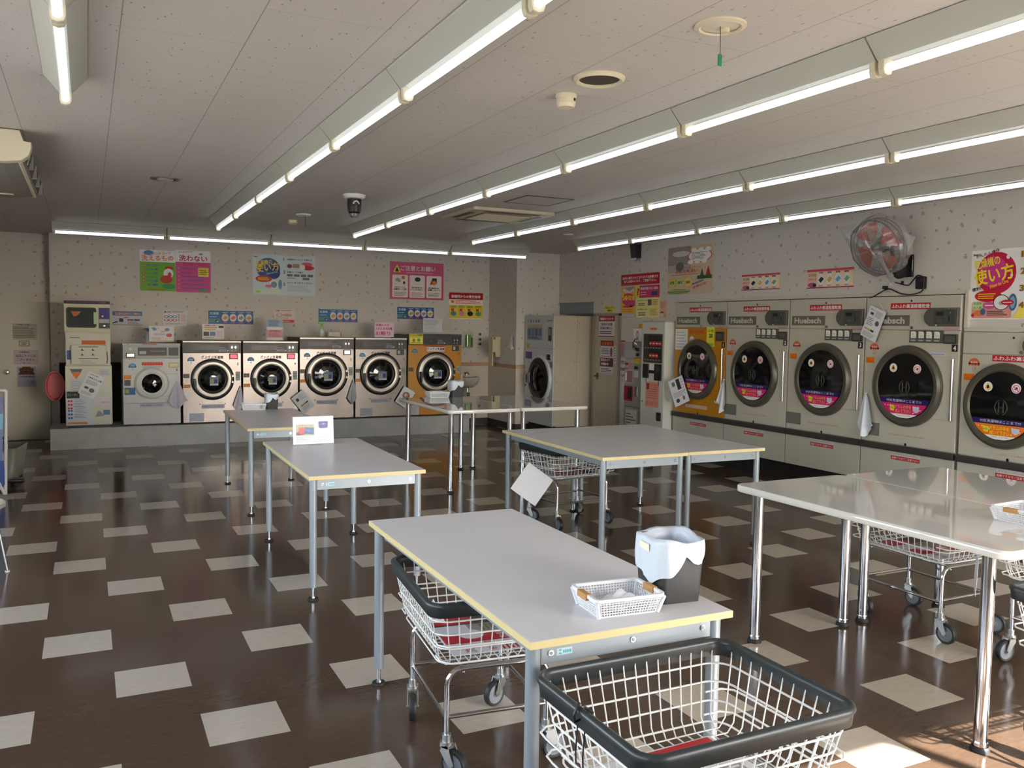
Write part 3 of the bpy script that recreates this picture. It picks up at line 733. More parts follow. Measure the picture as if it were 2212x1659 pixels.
p = onZ(951, 859, WH); small_basket(p.x, p.y+.09, WH, -2, 'white pierced basket on the gloss table by the yellow washer', tape=False)
p = onZ(989, 858, WH); bin_(p.x, p.y+.07, WH, -3, .86, 'black bin with a white liner on the gloss table by the yellow washer', taped=False)
p = onZ(2192, 1136, WH); small_basket(p.x+.15, p.y+.05, WH, 4, 'white pierced basket on the gloss table over the two wire carts')
# bag advert in a clear stand
t = thing('advert_stand', 'white card advert for shopping bags standing in a clear holder on a table', 'sign', (1.453, 6.165, TH), radians(-1))
W_, H_ = .292, .202
g = G(); g.box(-W_/2, -.001, .004, W_/2, .001, H_, mat('bright_card', (222, 224, 232), .6))
x0 = -W_/2
g.rect(x0+.02, .065, x0+.152, .146, -.0016, paper((176, 172, 140))); g.poly([(x0+.02, .078), (x0+.05, .115), (x0+.08, .125), (x0+.08, .072), (x0+.03, .07)], -.0019, paper((40, 40, 48)))
g.poly([(x0+.038, .08), (x0+.04, .122), (x0+.10, .128), (x0+.10, .078)], -.0022, paper((200, 62, 70))); g.poly([(x0+.078, .08), (x0+.085, .126), (x0+.15, .122), (x0+.148, .07)], -.0025, paper((48, 92, 148)))
g.rect(x0+.105, .098, x0+.116, .106, -.0028, CARD)
for cx_ in (x0+.058, x0+.112): g.tube([(cx_+.016*cos(radians(a)), -.0026, .124+.022*sin(radians(a))) for a in range(0, 181, 20)], .0016, paper((190, 150, 130)), 4)
g.poly([(x0+.182, .165), (x0+.252, .165), (x0+.25, .125), (x0+.24, .115), (x0+.195, .115), (x0+.184, .125)], -.0018, paper((58, 56, 140))); g.rect(x0+.208, .142, x0+.228, .150, -.0022, paper((220, 214, 240)))
for cx_ in (x0+.217,): g.tube([(cx_+.014*cos(radians(a)), -.0018, .165+.018*sin(radians(a))) for a in range(0, 181, 20)], .0012, paper((90, 88, 150)), 4)
g.rect(x0+.02, .185, x0+.27, .187, -.0016, paper((220, 160, 176))); g.text('マイランドリーバッグ', x0+.02, .155, .010, paper((70, 84, 150)), -.0016, maxw=.12)
for z_, e in ((.055, .13), (.048, .26), (.04, .10), (.035, .26), (.022, .25)): g.rect(x0+.02, z_, x0+e, z_+.0025, -.0016, paper((110, 120, 150)))
g.text('各色 1,078 円(税込)', x0+.165, .062, .009, paper((40, 40, 60)), -.0016, maxw=.10)
g.build('advert_card', t, (0, 0, 0), (radians(-6), 0, 0))
CLEAR = NT('clear_acrylic'); nt = CLEAR.t
tr = CLEAR.n('BsdfTransparent'); gl = CLEAR.n('BsdfGlossy'); gl.inputs['Roughness'].default_value = .03; mx = CLEAR.n('MixShader'); mx.inputs[0].default_value = .006
nt.links.new(tr.outputs[0], mx.inputs[1]); nt.links.new(gl.outputs[0], mx.inputs[2]); nt.links.new(mx.outputs[0], nt.nodes['Material Output'].inputs[0]); CLEAR = CLEAR.m
G().box(-.04, -.06, .0005, .045, .03, .0025, mat('grey_stand_foot', (150, 150, 154), .3)).build('stand_foot', t)
G().box(-W_/2, -.0045, .004, W_/2, -.0035, H_, CLEAR).build('clear_cover', t, (0, 0, 0), (radians(-6), 0, 0))
# ================================================================== front-loading washers on the plinth (local: x along, front at y=0 facing -Y)
PZ = .26
NAVY = paper((22, 28, 84)); SKY = paper((70, 140, 190)); WHT = paper((236, 236, 236)); PINKL = mat('pink_lit_display', (255, 70, 110), .3, emit=((255, 60, 100), .9)); WHL = mat('white_lit_display', (240, 240, 240), .3, emit=((255, 250, 245), .7))
ORNG = paper((205, 132, 52)); GRAP = paper((176, 178, 192)); RED_ = paper((196, 30, 44))
WSIDE = mat('washer_side_grey', (96, 92, 88), .45)
def umbrella(g, x, z, r, c, y, num=None, cw=None):
    g.poly([(x-r, z)]+arc(x, z, r, 180, 0, 12)[1:-1]+[(x+r, z)], y, c)
    for i in range(4): g.disc(x-r*.75+i*r*.5, z, r*.24, y, c, n=10)
    if num:
        g.text(num, x, z-r*.95, r*.62, c, y, 'C')
    if cw: g.text('洗濯機' if c is SKY else '乾燥機', x, z+r*.12, r*.36, cw, y-.0006, 'C')
def washer(x0, w, h, zc, cx, R, num, label, yellow=False, display=None, notice=True, w_ch=False):
    t = thing('washing_machine', label, 'washing machine', (x0, 12.0, PZ), 0, 'front loading coin washers')
    FR_ = YELLOW if yellow else STEEL
    g = G(); g.box(.004, .012, .02, w-.004, .80, h-.012, WSIDE)
    for a in (.03, w-.09):
        for b in (.05, .68): g.box(a, b, .0, a+.06, b+.06, .022, BLACK)
    g.build('cabinet', t)
    zp = h-.165
    g = G(); g.rbox(.003, 0, .016, w-.003, .014, zp, FR_, .008, ax=1, bev=.003)
    y = -.0006
    # text plate, stickers and marks on the steel
    if yellow: g.rect(cx-.14, zp-.092, cx+.14, zp-.03, y, WHT)
    g.text('ざぶざぶ洗濯機', cx, zp-.078, .042, NAVY, y-.0006, 'C', wid=.275, bold=.1)
    umbrella(g, .105 if not yellow else .10, zp-.10, .045, SKY, y, num, WHT)
    g.text(num, w-.045, zp-.165 if not yellow else zp-.14, .036, BLACK, y, 'C', bold=.02)
    if yellow: g.rect(.25, zp-.022, w-.27, zp-.004, y, paper((190, 80, 30))); g.disc(.21, zp-.07, .02, y, ORNG, n=3)
    g.rbox(.01, -.006, zc+.02, .085, 0, zc+.075, DARK, .006, ax=1); g.rect(.010, zc-.11, .095, zc-.065, y, ORNG) if not yellow else None
    if not yellow:
        g.rect(cx-.14, zc-R-.115, cx+.15, zc-R-.062, y, GRAP)
        g.text('洗濯物を入れてドアを閉める', cx-.13, zc-R-.098, .018, NAVY, y-.0005, wid=.26)
        for a in (cx-.16, cx+.16): g.disc(a, zc-R-.055, .008, y, DARK, n=12)
    if notice:
        g.rect(.075, .03, .26, .14, y, paper((186, 190, 204)))
        for i in range(6): g.rect(.085, .04+i*.016, .245-.02*(i % 3), .046+i*.016, y-.0004, paper((150, 158, 180)))
    g.rect(w-.075, zc-.02, w-.015, zc+.10, y, paper((150, 158, 150)))
    for i in range(3): g.rect(w-.065, zc+.02+i*.02, w-.028, zc+.026+i*.02, y-.0004, DARK)
    g.build('front_panel', t)
    # display
    g = G(); dx = w-.155; g.rbox(dx, -.012, zp-.085, dx+.11, 0, zp-.008, DARK, .006, ax=1)
    if display: g.rect(dx+.014, zp-.072, dx+.096, zp-.02, -.0125, display)
    else: g.rect(dx+.012, zp-.07, dx+.05, zp-.02, -.0125, GRAP)
    g.build('price_display', t)
    # control fascia
    g = G(); g.box(.003, -.004, zp+.004, w-.003, .02, h-.03, DARK)
    g.rbox(.003, -.012, h-.032, w-.003, .05, h-.002, RING if not yellow else DARK, .006, ax=0)
    PD = mat('fascia_dark', (40, 38, 36), .35)
    g.rect(.12, zp+.04, .46, h-.06, -.0046, PD); g.rect(w-.16, zp+.012, w-.035, h-.045, -.0046, PD)
    for i in range(5): g.rbox(.14+i*.06, -.007, zp+.02, .185+i*.06, -.004, zp+.036, PD, .003, ax=1)
    for i in range(2): g.rect(.46, zp+.05+i*.022, .55-.02*i, zp+.055+i*.022, -.0048, GRAP)
    g.rect(.46, zp+.02, .58, zp+.040, -.0048, GRAP); g.rect(.47, zp+.024, .56, zp+.036, -.0052, PD)
    for i in range(2): g.cyl((w-.12+i*.045, -.004, zp+.075), (w-.12+i*.045, -.010, zp+.075), .011, CHROME, 12); g.rect(w-.128+i*.045, zp+.025, w-.112+i*.045, zp+.035, -.005, GRAP); g.rbox(w-.124+i*.045, -.009, zp+.055, w-.116+i*.045, -.0046, zp+.095, CHROME, .002, ax=1)
    g.tube([(.34, -.005, zp+.052), (.352, -.005, zp+.075), (.364, -.005, zp+.052)], .0016, GRAP, 4, True)
    g.build('control_panel', t)
    # door
    d = G()
    d.lathe([(R, 0), (R+.002, -.02), (R-.006, -.03), (R-.02, -.034)], (cx, 0, zc), 1, BLACK, 64)
    d.lathe([(R-.02, -.034), (R-.026, -.046), (R*.84, -.052), (R*.76, -.053), (R*.70, -.050), (R*.675, -.042)], (cx, 0, zc), 1, RING, 64)
    d.build('door_ring', t)
    d2_ = G(); gr = R*.675
    d2_.lathe([(gr, -.044), (gr-.004, -.03), (gr*.86, -.022)], (cx, 0, zc), 1, BLACK, 48)
    d2_.lathe([(gr*.86, -.022), (gr*.84, -.034), (gr*.6, -.052), (gr*.3, -.060), (.0001, -.062)], (cx, 0, zc), 1, GLASSD, 48)
    d2_.build('door_glass', t)
    st = G(); q = gr*.33
    st.add([(cx-q*.7, -.064, zc-q*1.3), (cx+q*1.1, -.064, zc-q*1.3), (cx+q*1.1, -.064, zc+q*.55), (cx-q*.7, -.064, zc+q*.55)], [(0, 1, 2, 3)], paper((128, 142, 160)))
    st.rect(cx-q*.5, zc-q*.7, cx+q*.1, zc, -.0646, paper((150, 150, 70))); st.rect(cx+q*.2, zc-q*.8, cx+q*.9, zc+q*.1, -.0646, paper((46, 58, 120))); st.rect(cx-q*.6, zc-q*1.2, cx+q, zc-q*.95, -.0646, WHT); st.rect(cx-q*.6, zc+q*.2, cx+q, zc+q*.45, -.0646, paper((90, 110, 140)))
    for i in range(3): st.rect(cx-q*.5, zc-q*1.15+i*q*.07, cx+q*.8, zc-q*1.12+i*q*.07, -.065, NAVY)
    st.box(cx-q*.7, -.0638, zc-q*1.3, cx+q*1.1, -.058, zc+q*.55, paper((128, 142, 160))); st.build('door_sticker', t)
    hd = G(); hd.prism([(cx-R*.90, zc-R*.02), (cx-R*.90, zc+R*.05), (cx-R*.80, zc+R*.06), (cx-R*.76, zc-R*.1), (cx-R*.76, zc-R*.38), (cx-R*.80, zc-R*.47), (cx-R*.86, zc-R*.40)], 1, -.085, -.034, BLACK, .004)
    hd.build('door_handle', t)
    for dz in (-.05, .03): G().rbox(cx+R*.86, -.07, zc+dz*R/.27, cx+R*.97, -.03, zc+(dz+.03)*R/.27, RING, .006, ax=1).build('hinge', t)
    return t
washer(1.112, .742, 1.10, .585, .372, .272, '5', 'stainless front washer marked 5, between the white washer and the one with a red display', display=PINKL)
washer(1.873, .742, 1.10, .585, .372, .272, '4', 'stainless front washer marked 4 with a plain red display', display=PINKL)
washer(2.632, .770, 1.155, .633, .374, .302, '3', 'stainless front washer marked 3 with a white display', display=WHL, notice=False)
washer(3.420, .772, 1.155, .633, .374, .302, '2', 'stainless front washer marked 2 beside the yellow washer')
washer(4.212, .848, 1.215, .645, .433, .302, '1', 'mustard yellow front washer marked 1', yellow=True, notice=False)
# white washer number 6
t = thing('washing_machine', 'white front washer marked 6 with a round white door', 'washing machine', (.398, 12.0, PZ), 0, 'front loading coin washers')
w, h = .69, 1.06
WE = mat('white_enamel', (196, 197, 196), .35)
G().box(.004, .012, .02, w-.004, .66, h-.02, WE).box(.05, .05, 0, .12, .6, .02, BLACK).box(w-.12, .05, 0, w-.05, .6, .02, BLACK).build('cabinet', t)
g = G(); g.rbox(.003, 0, .018, w-.003, .014, .288, WE, .006, ax=1); g.rbox(.003, 0, .292, w-.003, .014, .865, WE, .006, ax=1)
y = -.0006
g.text('6', w-.045, .70, .036, DARK, y, 'C', bold=.02); umbrella(g, .115, .755, .048, SKY, y, '6', WHT)
g.rect(.225, .775, .475, .815, y, paper((196, 60, 40)))
for i in range(7): g.disc(.25+i*.033, .795, .012, y-.0004, paper((226, 110, 80)), n=10)
for i in range(2): g.rect(.24, .752-i*.016, .47-.03*i, .758-i*.016, y, paper((150, 120, 120)))
g.rect(.545, .745, .665, .81, y, paper((176, 160, 110))); g.rect(.555, .755, .655, .80, y-.0004, paper((214, 206, 170)))
g.rect(.012, .60, .10, .65, y, ORNG); g.rect(.018, .515, .09, .59, y, DARK); g.rect(.018, .40, .145, .49, y, paper((70, 100, 150))); g.rect(.03, .42, .07, .47, y-.0004, paper((150, 160, 70)))
g.rect(.195, .235, .485, .285, y, GRAP); g.text('洗剤は自動で入ります', .205, .25, .020, NAVY, y-.0005, wid=.26)
for i in range(7): g.rect(.06, .06+i*.018, .18-.02*(i % 3), .064+i*.018, y, paper((180, 182, 186)))
g.build('front_panel', t)
g = G(); g.rbox(.003, -.006, .868, w-.003, .10, h-.028, mat('pale_grey_fascia', (168, 168, 164), .4), .008, ax=0); g.prism([(-.012, h-.03), (.09, h-.03), (.11, h-.002), (-.004, h-.002)], 0, .0, w, WE, .003)
g.rect(.18, .90, .525, h-.055, -.0066, DARK); g.rect(.545, .90, .665, h-.055, -.0066, DARK); g.rect(.20, .92, .28, .96, -.0072, GRAP); g.rect(.33, .955, .50, .962, -.0072, GRAP)
g.rbox(.04, -.016, .875, .15, -.006, .935, BLACK, .004, ax=1); g.rect(.053, .887, .137, .925, -.0165, WHL)
g.cyl((.09, -.006, .985), (.09, -.018, .985), .02, CHROME, 16); g.rect(.23, h-.018, .40, h-.006, -.0125, paper((190, 90, 90)))
g.text('6kg', .05, h-.02, .016, NAVY, -.0125)
g.build('control_panel', t)
cx, zc, R = .342, .545, .205
G().lathe([(R, 0), (R, -.03), (R-.02, -.05), (R*.72, -.058), (R*.60, -.05)], (cx, 0, zc), 1, mat('white_door_ring', (206, 207, 205), .35), 48).build('door_ring', t)
G().lathe([(R*.60, -.05), (R*.55, -.04), (R*.50, -.055), (R*.25, -.07), (.0001, -.074)], (cx, 0, zc), 1, GLASSD, 40).build('door_glass', t)
G().rbox(cx+R*.6, -.012, zc-.17, w-.03, 0, zc+.12, WE, .008, ax=1).build('hinge_cover', t)
# ------------------------------------------------ stacked machine with the little window on top
t = thing('coin_machine', 'cream stacked coin machine with a small dark window on top, beside the white washer', 'vending machine', (-.252, 12.0, PZ))
w = .52; BE = mat('cream_machine_beige', (206, 200, 168), .42); BW = mat('cream_machine_white', (206, 204, 188), .42)
g = G(); g.rbox(0, 0, .03, w+.006, .52, .775, BW, .006, ax=2); g.box(.02, .02, 0, w-.02, .5, .03, BLACK); y = -.0006
g.poly([(.05, .735), (.195, .735), (.125, .62)], y, paper((90, 110, 130))); g.poly([(.06, .70), (.185, .70), (.122, .61)], y-.0004, paper((224, 130, 60)))
g.rect(.055, .45, .24, .61, y, paper((200, 200, 206)))
for i in range(6): g.rect(.065, .47+i*.021, .22-.03*(i % 3), .475+i*.021, y-.0004, paper((160, 162, 172)))
g.rect(.012, .37, .155, .455, y, paper((50, 54, 66))); g.text('スニーカー', .02, .40, .03, paper((190, 190, 90)), y-.0004, wid=.12)
g.rect(.012, .03, .30, .365, y, paper((204, 208, 218)))
for i in range(3):
    for j in range(2): g.disc(.035+j*.03, .335-i*.045, .013, y-.0004, paper((206, 70, 84)), n=12); g.disc(.035+j*.03, .215-i*.045, .013, y-.0004, paper((60, 110, 180)), n=12)
for i in range(12): g.rect(.095, .345-i*.02, .19+.02*(i % 3), .350-i*.02, y-.0004, paper((120, 132, 160)))
g.rect(.02, .045, .24, .07, y-.0004, ORNG); g.rect(.32, .27, .50, .37, y, paper((214, 206, 214))); g.text('お知らせ', .39, .30, .025, RED_, y-.0004, wid=.10)
g.poly([(.335, .13), (.43, .14), (.39, .20), (.355, .205)], y, paper((150, 150, 156))); g.rect(.42, .155, .495, .215, y, paper((104, 130, 170))); g.rect(.38, .65, .50, .73, y, paper((190, 196, 200)))
for i in range(3): g.rect(.39, .665+i*.02, .48, .67+i*.02, y-.0004, paper((150, 160, 170)))
g.build('lower_cabinet', t)
g = G(); g.box(.012, .06, .775, w-.006, .50, 1.19, BW)
g.rbox(.072, -.005, .79, w-.055, .06, 1.035, BW, .008, ax=1); g.rect(.19, 1.04, .46, 1.09, .0594, paper((206, 104, 50)))
g.rect(.022, .85, .066, .965, .0594, paper((90, 100, 160)))
for z_ in (.86, 1.008): g.rect(.155, z_, .375, z_+.008, -.0056, BLACK)
for a, b in ((.18, .965), (.30, .965), (.18, .905), (.30, .905)): g.poly([(a, b), (a+.012, b+.03), (a+.018, b+.012), (a+.035, b+.004), (a+.02, b-.002)], -.0056, BLACK)
for i in range(4): g.rect(.18, .80+i*.012, .35-.02*i, .804+i*.012, -.0056, paper((160, 160, 156)))
g.tube([(w-.045, .05, .80), (w-.04, .03, .86), (w-.045, .05, .95)], .004, BLACK, 6); g.rect(.06, 1.12, .17, 1.13, .0594, paper((120, 116, 104)))
g.build('middle_section', t)
g = G(); g.box(0, 0, 1.19, w-.006, .46, 1.56, BE); g.rbox(0, -.012, 1.19, w-.006, .02, 1.205, BE, .004, ax=0)
g.rect(0, 1.545, w-.006, 1.58, -.0006, paper((66, 54, 72))); g.box(0, 0, 1.56, w-.006, .3, 1.582, paper((66, 54, 72))); g.text('スニーカーランドリー コイン乾燥機', .03, 1.556, .016, paper((196, 120, 110)), -.0014, wid=.44)
g.rect(.385, 1.245, .515-.005, 1.50, -.0006, paper((74, 70, 128))); g.rect(.39, 1.31, .505, 1.36, -.0012, paper((186, 188, 186))); g.rect(.387, 1.243, .508, 1.305, -.0012, BLACK)
g.lathe([(.0001, -.02), (.012, -.02), (.018, -.008), (.018, 0)], (.43, 0, 1.395), 1, CHROME, 16).lathe([(.0001, -.012), (.012, -.010), (.012, 0)], (.445, 0, 1.275), 1, CHROME, 16)
g.build('upper_cabinet', t)
g = G(); g.rbox(.025, -.014, 1.25, .36, 0, 1.50, BLACK, .03, ax=1, n=6); g.prism(rrect(.04, 1.262, .345, 1.488, .025, 6), 1, -.0150, -.014, mat('green_reflection_window', (44, 52, 48), .08)); g.poly([(.075, 1.45), (.19, 1.45), (.15, 1.40), (.11, 1.385)], -.0156, paper((190, 104, 60))); g.build('window', t)  # dark pane tinted green in its colour for the greenery it reflects
G().rbox(.328, -.035, 1.295, .365, -.010, 1.445, mat('pale_green_handle', (176, 206, 160), .3), .01, ax=1).build('door_handle', t)
# dark panels standing behind it
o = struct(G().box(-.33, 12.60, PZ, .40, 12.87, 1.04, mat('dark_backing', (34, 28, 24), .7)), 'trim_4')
# pink basket hung at the side
t = thing('plastic_basket', 'pink plastic basket hooked sideways beside the cream stacked coin machine', 'basket', (-.375, 12.28, .765))
PK = mat('pink_plastic', (206, 96, 104), .4)
g = G()
N = 28
for k, (r, y0) in enumerate(((.185, 0), (.182, .035), (.178, .07), (.172, .105))):
    g.tube([(.56*r*cos(2*pi*i/N), y0, r*sin(2*pi*i/N)) for i in range(N)], .010, PK, 6, True)
for i in range(N):
    a = 2*pi*i/N; g.tube([(.56*.185*cos(a), 0, .185*sin(a)), (.56*.17*cos(a), .11, .17*sin(a))], .009, PK, 5)
g.prism([(.56*.170*cos(2*pi*i/N), .170*sin(2*pi*i/N)) for i in range(N)], 1, .105, .115, PK)
g.build('basket_body', t)
# ------------------------------------------------ tall washer-dryer seen from the side
t = thing('washer_dryer', 'tall white washer dryer with an oval looking dark door and bare cream side panels', 'washer dryer', (6.06, 11.83, 0), radians(-90))
w = .90; WD = mat('white_dryer_enamel', (196, 199, 200), .38); SIDEP = mat('cream_side_panel', (186, 174, 156), .5, vary=.02)
g = G(); g.box(.0, .006, .15, w-.003, .80, 1.77, WD); g.box(.03, .05, 0, w-.03, .56, .15, TILEBLACK); g.build('cabinet', t)
g = G(); g.rbox(.0, -.012, 1.288, w-.003, .006, 1.77, WD, .01, ax=1); g.rbox(.0, -.012, .15, w-.003, .006, 1.283, WD, .01, ax=1); y = -.0126
for i, c in enumerate(((70, 84, 150), (70, 84, 150), (170, 60, 90), (70, 84, 150), (60, 64, 90))): g.text('洗濯乾燥機'[i], .07+i*.085, 1.665, .05, paper(c), y, bold=.02)
g.disc(.66, 1.69, .022, y, paper((190, 196, 204))); g.text('Large', .70, 1.672, .042, DARK, y, bold=.02, wid=.16)
g.rect(.065, 1.41, .555, 1.64, y, paper((150, 160, 180))); g.rect(.065, 1.60, .555, 1.64, y-.0004, paper((196, 176, 140)))
for i in range(4): g.rect(.09+.115*i, 1.47, .18+.115*i, 1.58, y-.0004, paper(((104, 116, 150), (120, 130, 160), (90, 104, 140), (120, 110, 140))[i]))
for i in range(4): g.rect(.09, 1.42+i*.011, .5-.04*i, 1.425+i*.011, y-.0006, NAVY)
g.rect(.06, 1.28, .15, 1.35, y, paper((200, 160, 70))); g.rbox(.745, -.02, 1.40, .845, -.012, 1.60, DARK, .01, ax=1); g.rect(.76, 1.48, .83, 1.58, -.0206, paper((140, 150, 130)))
g.rect(.02, 1.12, .235, 1.225, y, paper((108, 84, 150))); g.rbox(.71, -.03, 1.12, .85, -.012, 1.205, CHROME, .01, ax=1); g.rect(.755, 1.12, .80, 1.205, -.0306, BLACK)
for i in range(2): g.rect(.70+i*.1, 1.01, .775+i*.1, 1.10, y, paper((150, 110, 124)))
g.rect(-.0+.0, .86, .05, .93, y, ORNG); g.disc(.03, .71, .02, y, BLACK, n=14)
g.build('front_panel', t)
cx, zc, R = .503, .835, .315
G().lathe([(R+.04, -.012), (R+.03, -.045), (R, -.05)], (cx, 0, zc), 1, WD, 48).lathe([(R, -.05), (R-.02, -.065), (R*.7, -.072), (R*.62, -.05)], (cx, 0, zc), 1, mat('brown_black_door', (30, 26, 24), .35), 48).build('door_ring', t)
G().lathe([(R*.62, -.05), (R*.55, -.06), (R*.3, -.085), (.0001, -.092)], (cx, 0, zc), 1, GLASSD, 40).build('door_glass', t)
G().rbox(cx-R*.98, -.10, zc-.08, cx-R*.80, -.055, zc+.08, CHROME, .01, ax=1).rbox(cx-R*.94, -.104, zc-.05, cx-R*.84, -.098, zc+.05, BLACK, .005, ax=1).build('door_handle', t)
for nm, a, b in (('front_side_panel', .004, .375), ('rear_side_panel', .379, .80)):
    g = G(); g.box(w-.003, a, .15, w+.003, b, 1.77, SIDEP)
    for i in range(6):
        for q in (a+.04, b-.035): g.cyl((w+.003, q, .24+i*.285), (w+.006, q, .24+i*.285), .006, GREYPLATE, 8)
    g.build(nm, t)
G().box(w+.002, -.02, .06, w+.03, .03, .16, BLACK).build('corner_foot', t)
struct(G().box(XR+.012, 10.84, 1.81, XR+.03, 11.86, 1.98, mat('blue_grey_panel', (128, 136, 142), .5)), 'trim_5')
# ================================================================== dryers in the side wall (local: x along the row, front at y=0)
DR_ = paper((186, 34, 46)); DW = paper((232, 228, 220)); DY = paper((240, 170, 60)); PK_ = paper((206, 40, 110)); PUR = paper((44, 30, 92)); OR2 = paper((232, 120, 30))
BEZ = mat('dryer_bezel', (92, 86, 76), .28, .35)
CB = mat('dryer_control_grey', (86, 84, 76), .42)
def clip_seg(cx, cz, r, z0, z1, n=18):
    """outline of the part of a disc between two heights"""
    def half(z): return math.sqrt(max(r*r-(z-cz)**2, 0))
    R_ = [(cx+half(z0+(z1-z0)*i/n), z0+(z1-z0)*i/n) for i in range(n+1)]
    return R_+[(2*cx-p[0], p[1]) for p in R_[::-1]]
def warning_stickers(g, cx, cz, r, y):
    for s in (-1, 1):
        x, z = cx+s*r*.43, cz+r*.55
        g.disc(x, z, .040, y, DW, n=28)
        if s < 0:
            g.poly([(x-.027, z-.018), (x+.027, z-.018), (x, z+.03)], y-.0004, DY); g.disc(x, z, .012, y-.0008, BLACK, n=12); g.rect(x-.008, z-.014, x+.008, z+.012, y-.0009, BLACK); g.text('ご注意', x, z-.031, .009, BLACK, y-.0008, 'C')
        else:
            for k in range(28):
                a0, a1 = 2*pi*k/28, 2*pi*(k+1)/28
                g.add([(x+.026*cos(a0), y-.0004, z-.003+.026*sin(a0)), (x+.026*cos(a1), y-.0004, z-.003+.026*sin(a1)), (x+.031*cos(a1), y-.0004, z-.003+.031*sin(a1)), (x+.031*cos(a0), y-.0004, z-.003+.031*sin(a0))], [(0, 1, 2, 3)], PK_)
            g.tube([(x-.02, y-.0006, z+.018), (x+.02, y-.0006, z-.022)], .0028, PK_, 4); g.disc(x+.004, z, .010, y-.0005, BLACK, n=10); g.rect(x-.014, z-.012, x, z-.004, y-.0005, BLACK)
def dryer(yL, yR, num, label, zc=1.118, R=.364, cx=None, top=1.925, split=1.62, yellow=False, cards=True, minutes='10', notice=False, orange_banner=False, short=False, plate=True):
    w = yL-yR; cx = w*.5 if cx is None else cx
    t = thing('tumble_dryer', label, 'tumble dryer', (6.60, yL, 0), radians(-90), 'wall of coin tumble dryers')
    BD = YELLOW if yellow else CREAM
    g = G(); g.box(.004, .02, .205, w-.004, .85, top-.004, CREAM2); g.box(.0, .07, 0, w, .80, .205, TILEBLACK); g.build('cabinet', t)
    g = G(); g.rbox(.003, 0, split+.003, w-.003, .022, top-.003, CREAM2, .005, ax=1); y = -.0006
    g.disc(w*.5, top-.045, .010, y, BLACK, n=14)
    if not short:
        g.rect(.275, 1.805, .69, 1.862, y, DR_); g.text('ふわふわ高温殺菌乾燥', .285, 1.815, .037, DW, y-.0005, wid=.395, bold=.05)
    if plate:
        g.rbox(.038, -.006, 1.657, .485, 0, 1.752, GREYPLATE, .003, ax=1); g.text('Huebsch', .075, 1.675, .060, mat('plate_letters', (196, 192, 178), .5), -.0066, wid=.36, bold=.035)
    xc = .665 if not short else .55; zb = 1.655 if not short else 1.43
    g.prism([(xc+.035, zb), (w-.012, zb), (w-.012, zb+.158), (xc+.035, zb+.158)]+arc(xc+.06, zb+.079, .078, 108, 252, 8), 1, -.03, 0, CB, .004)
    g.rbox(xc+.09, -.034, zb+.02, w-.03, -.03, zb+.14, mat('dryer_screen_grey', (72, 72, 68), .35), .006, ax=1)
    g.rect(xc+.11, zb+.09, xc+.18, zb+.125, -.0346, BLACK); g.cyl((w-.075, -.034, zb+.115), (w-.075, -.04, zb+.115), .010, CHROME, 12); g.rect(w-.095, zb+.04, w-.083, zb+.085, -.0346, BLACK); g.rect(xc+.12, zb+.035, xc+.17, zb+.06, -.0346, CB); g.poly([(xc+.10, zb+.004), (xc+.122, zb+.004), (xc+.111, zb+.018)], -.0308, DW)
    g.text('コイン', w-.11, zb+.143, .010, GRAP, -.0306, wid=.08)
    g.cyl((.515, 0, split+.022), (.515, -.014, split+.022), .014, CHROME, 14); g.rect(w-.16, split+.006, w-.02, split+.022, y, paper((200, 150, 160)))
    g.build('upper_panel', t)
    g = G(); g.rbox(.003, 0, .578, w-.003, .022, split-.003, BD, .005, ax=1)
    if short: g.rect(.27, 1.375, .78, 1.425, y, DR_); g.text('ふわふわ高温殺菌乾燥', .28, 1.384, .034, DW, y-.0005, wid=.48, bold=.05)
    if cards:
        g.rbox(.495, -.012, 1.51, .835, 0, 1.618, CB, .004, ax=1)
        for i in range(4):
            a = .512+i*.079; g.poly([(a, 1.55), (a+.055, 1.55), (a+.055, 1.597), (a+.043, 1.608), (a, 1.608)], -.0126, DW)
            for j in range(3): g.rect(a+.01, 1.56+j*.013, a+.045-.008*j, 1.564+j*.013, -.013, GRAP)
            g.rect(a, 1.525, a+.05, 1.535, -.0126, GRAP)
        g.rbox(.842, -.018, 1.505, w-.018, 0, 1.588, DARK, .006, ax=1); g.rbox(.86, -.021, 1.52, w-.035, -.018, 1.572, CB, .004, ax=1)
    if not short:
        if yellow: g.rbox(.80, -.02, 1.47, w-.03, 0, 1.575, DARK, .006, ax=1); g.rbox(.825, -.023, 1.49, w-.05, -.02, 1.555, CB, .004, ax=1)
        nz = 1.44 if not yellow else 1.395
        g.rect(w-.075, nz, w-.018, nz+.062, y, BLACK); g.text(num, w-.046, nz+.01, .042, DW, y-.0005, 'C', bold=.03)
    if yellow:
        g.rect(.01, 1.345, .255, 1.60, y, DW)
        for i in range(6): g.rect(.025, 1.375+i*.036, .22-.03*(i % 2), 1.385+i*.036, y-.0004, GRAP)
        g.rect(.27, 1.545, .60, 1.60, y, paper((206, 116, 40))); g.text('乾燥機', .28, 1.55, .04, paper((180, 80, 40)), y-.0004, wid=.28)
        g.rect(.615, 1.385, .76, 1.63, y, paper((226, 222, 70))); g.text('30', .66, 1.50, .05, BLACK, y-.0004, bold=.03); g.rect(.63, 1.40, .74, 1.44, y-.0004, paper((150, 180, 70))); g.text('注意', .63, 1.57, .03, BLACK, y-.0004, wid=.11)
        umbrella(g, .335, 1.47, .046, DW, y, minutes, None)
    else:
        umbrella(g, .112, zc+.325, .052, paper((214, 100, 74)), y, minutes, DW); g.rect(.022, zc+.19, .118, zc+.245, y, OR2)
        for i in range(3): g.rect(.03, zc+.20+i*.012, .10-.02*i, zc+.204+i*.012, y-.0004, paper((190, 90, 20)))
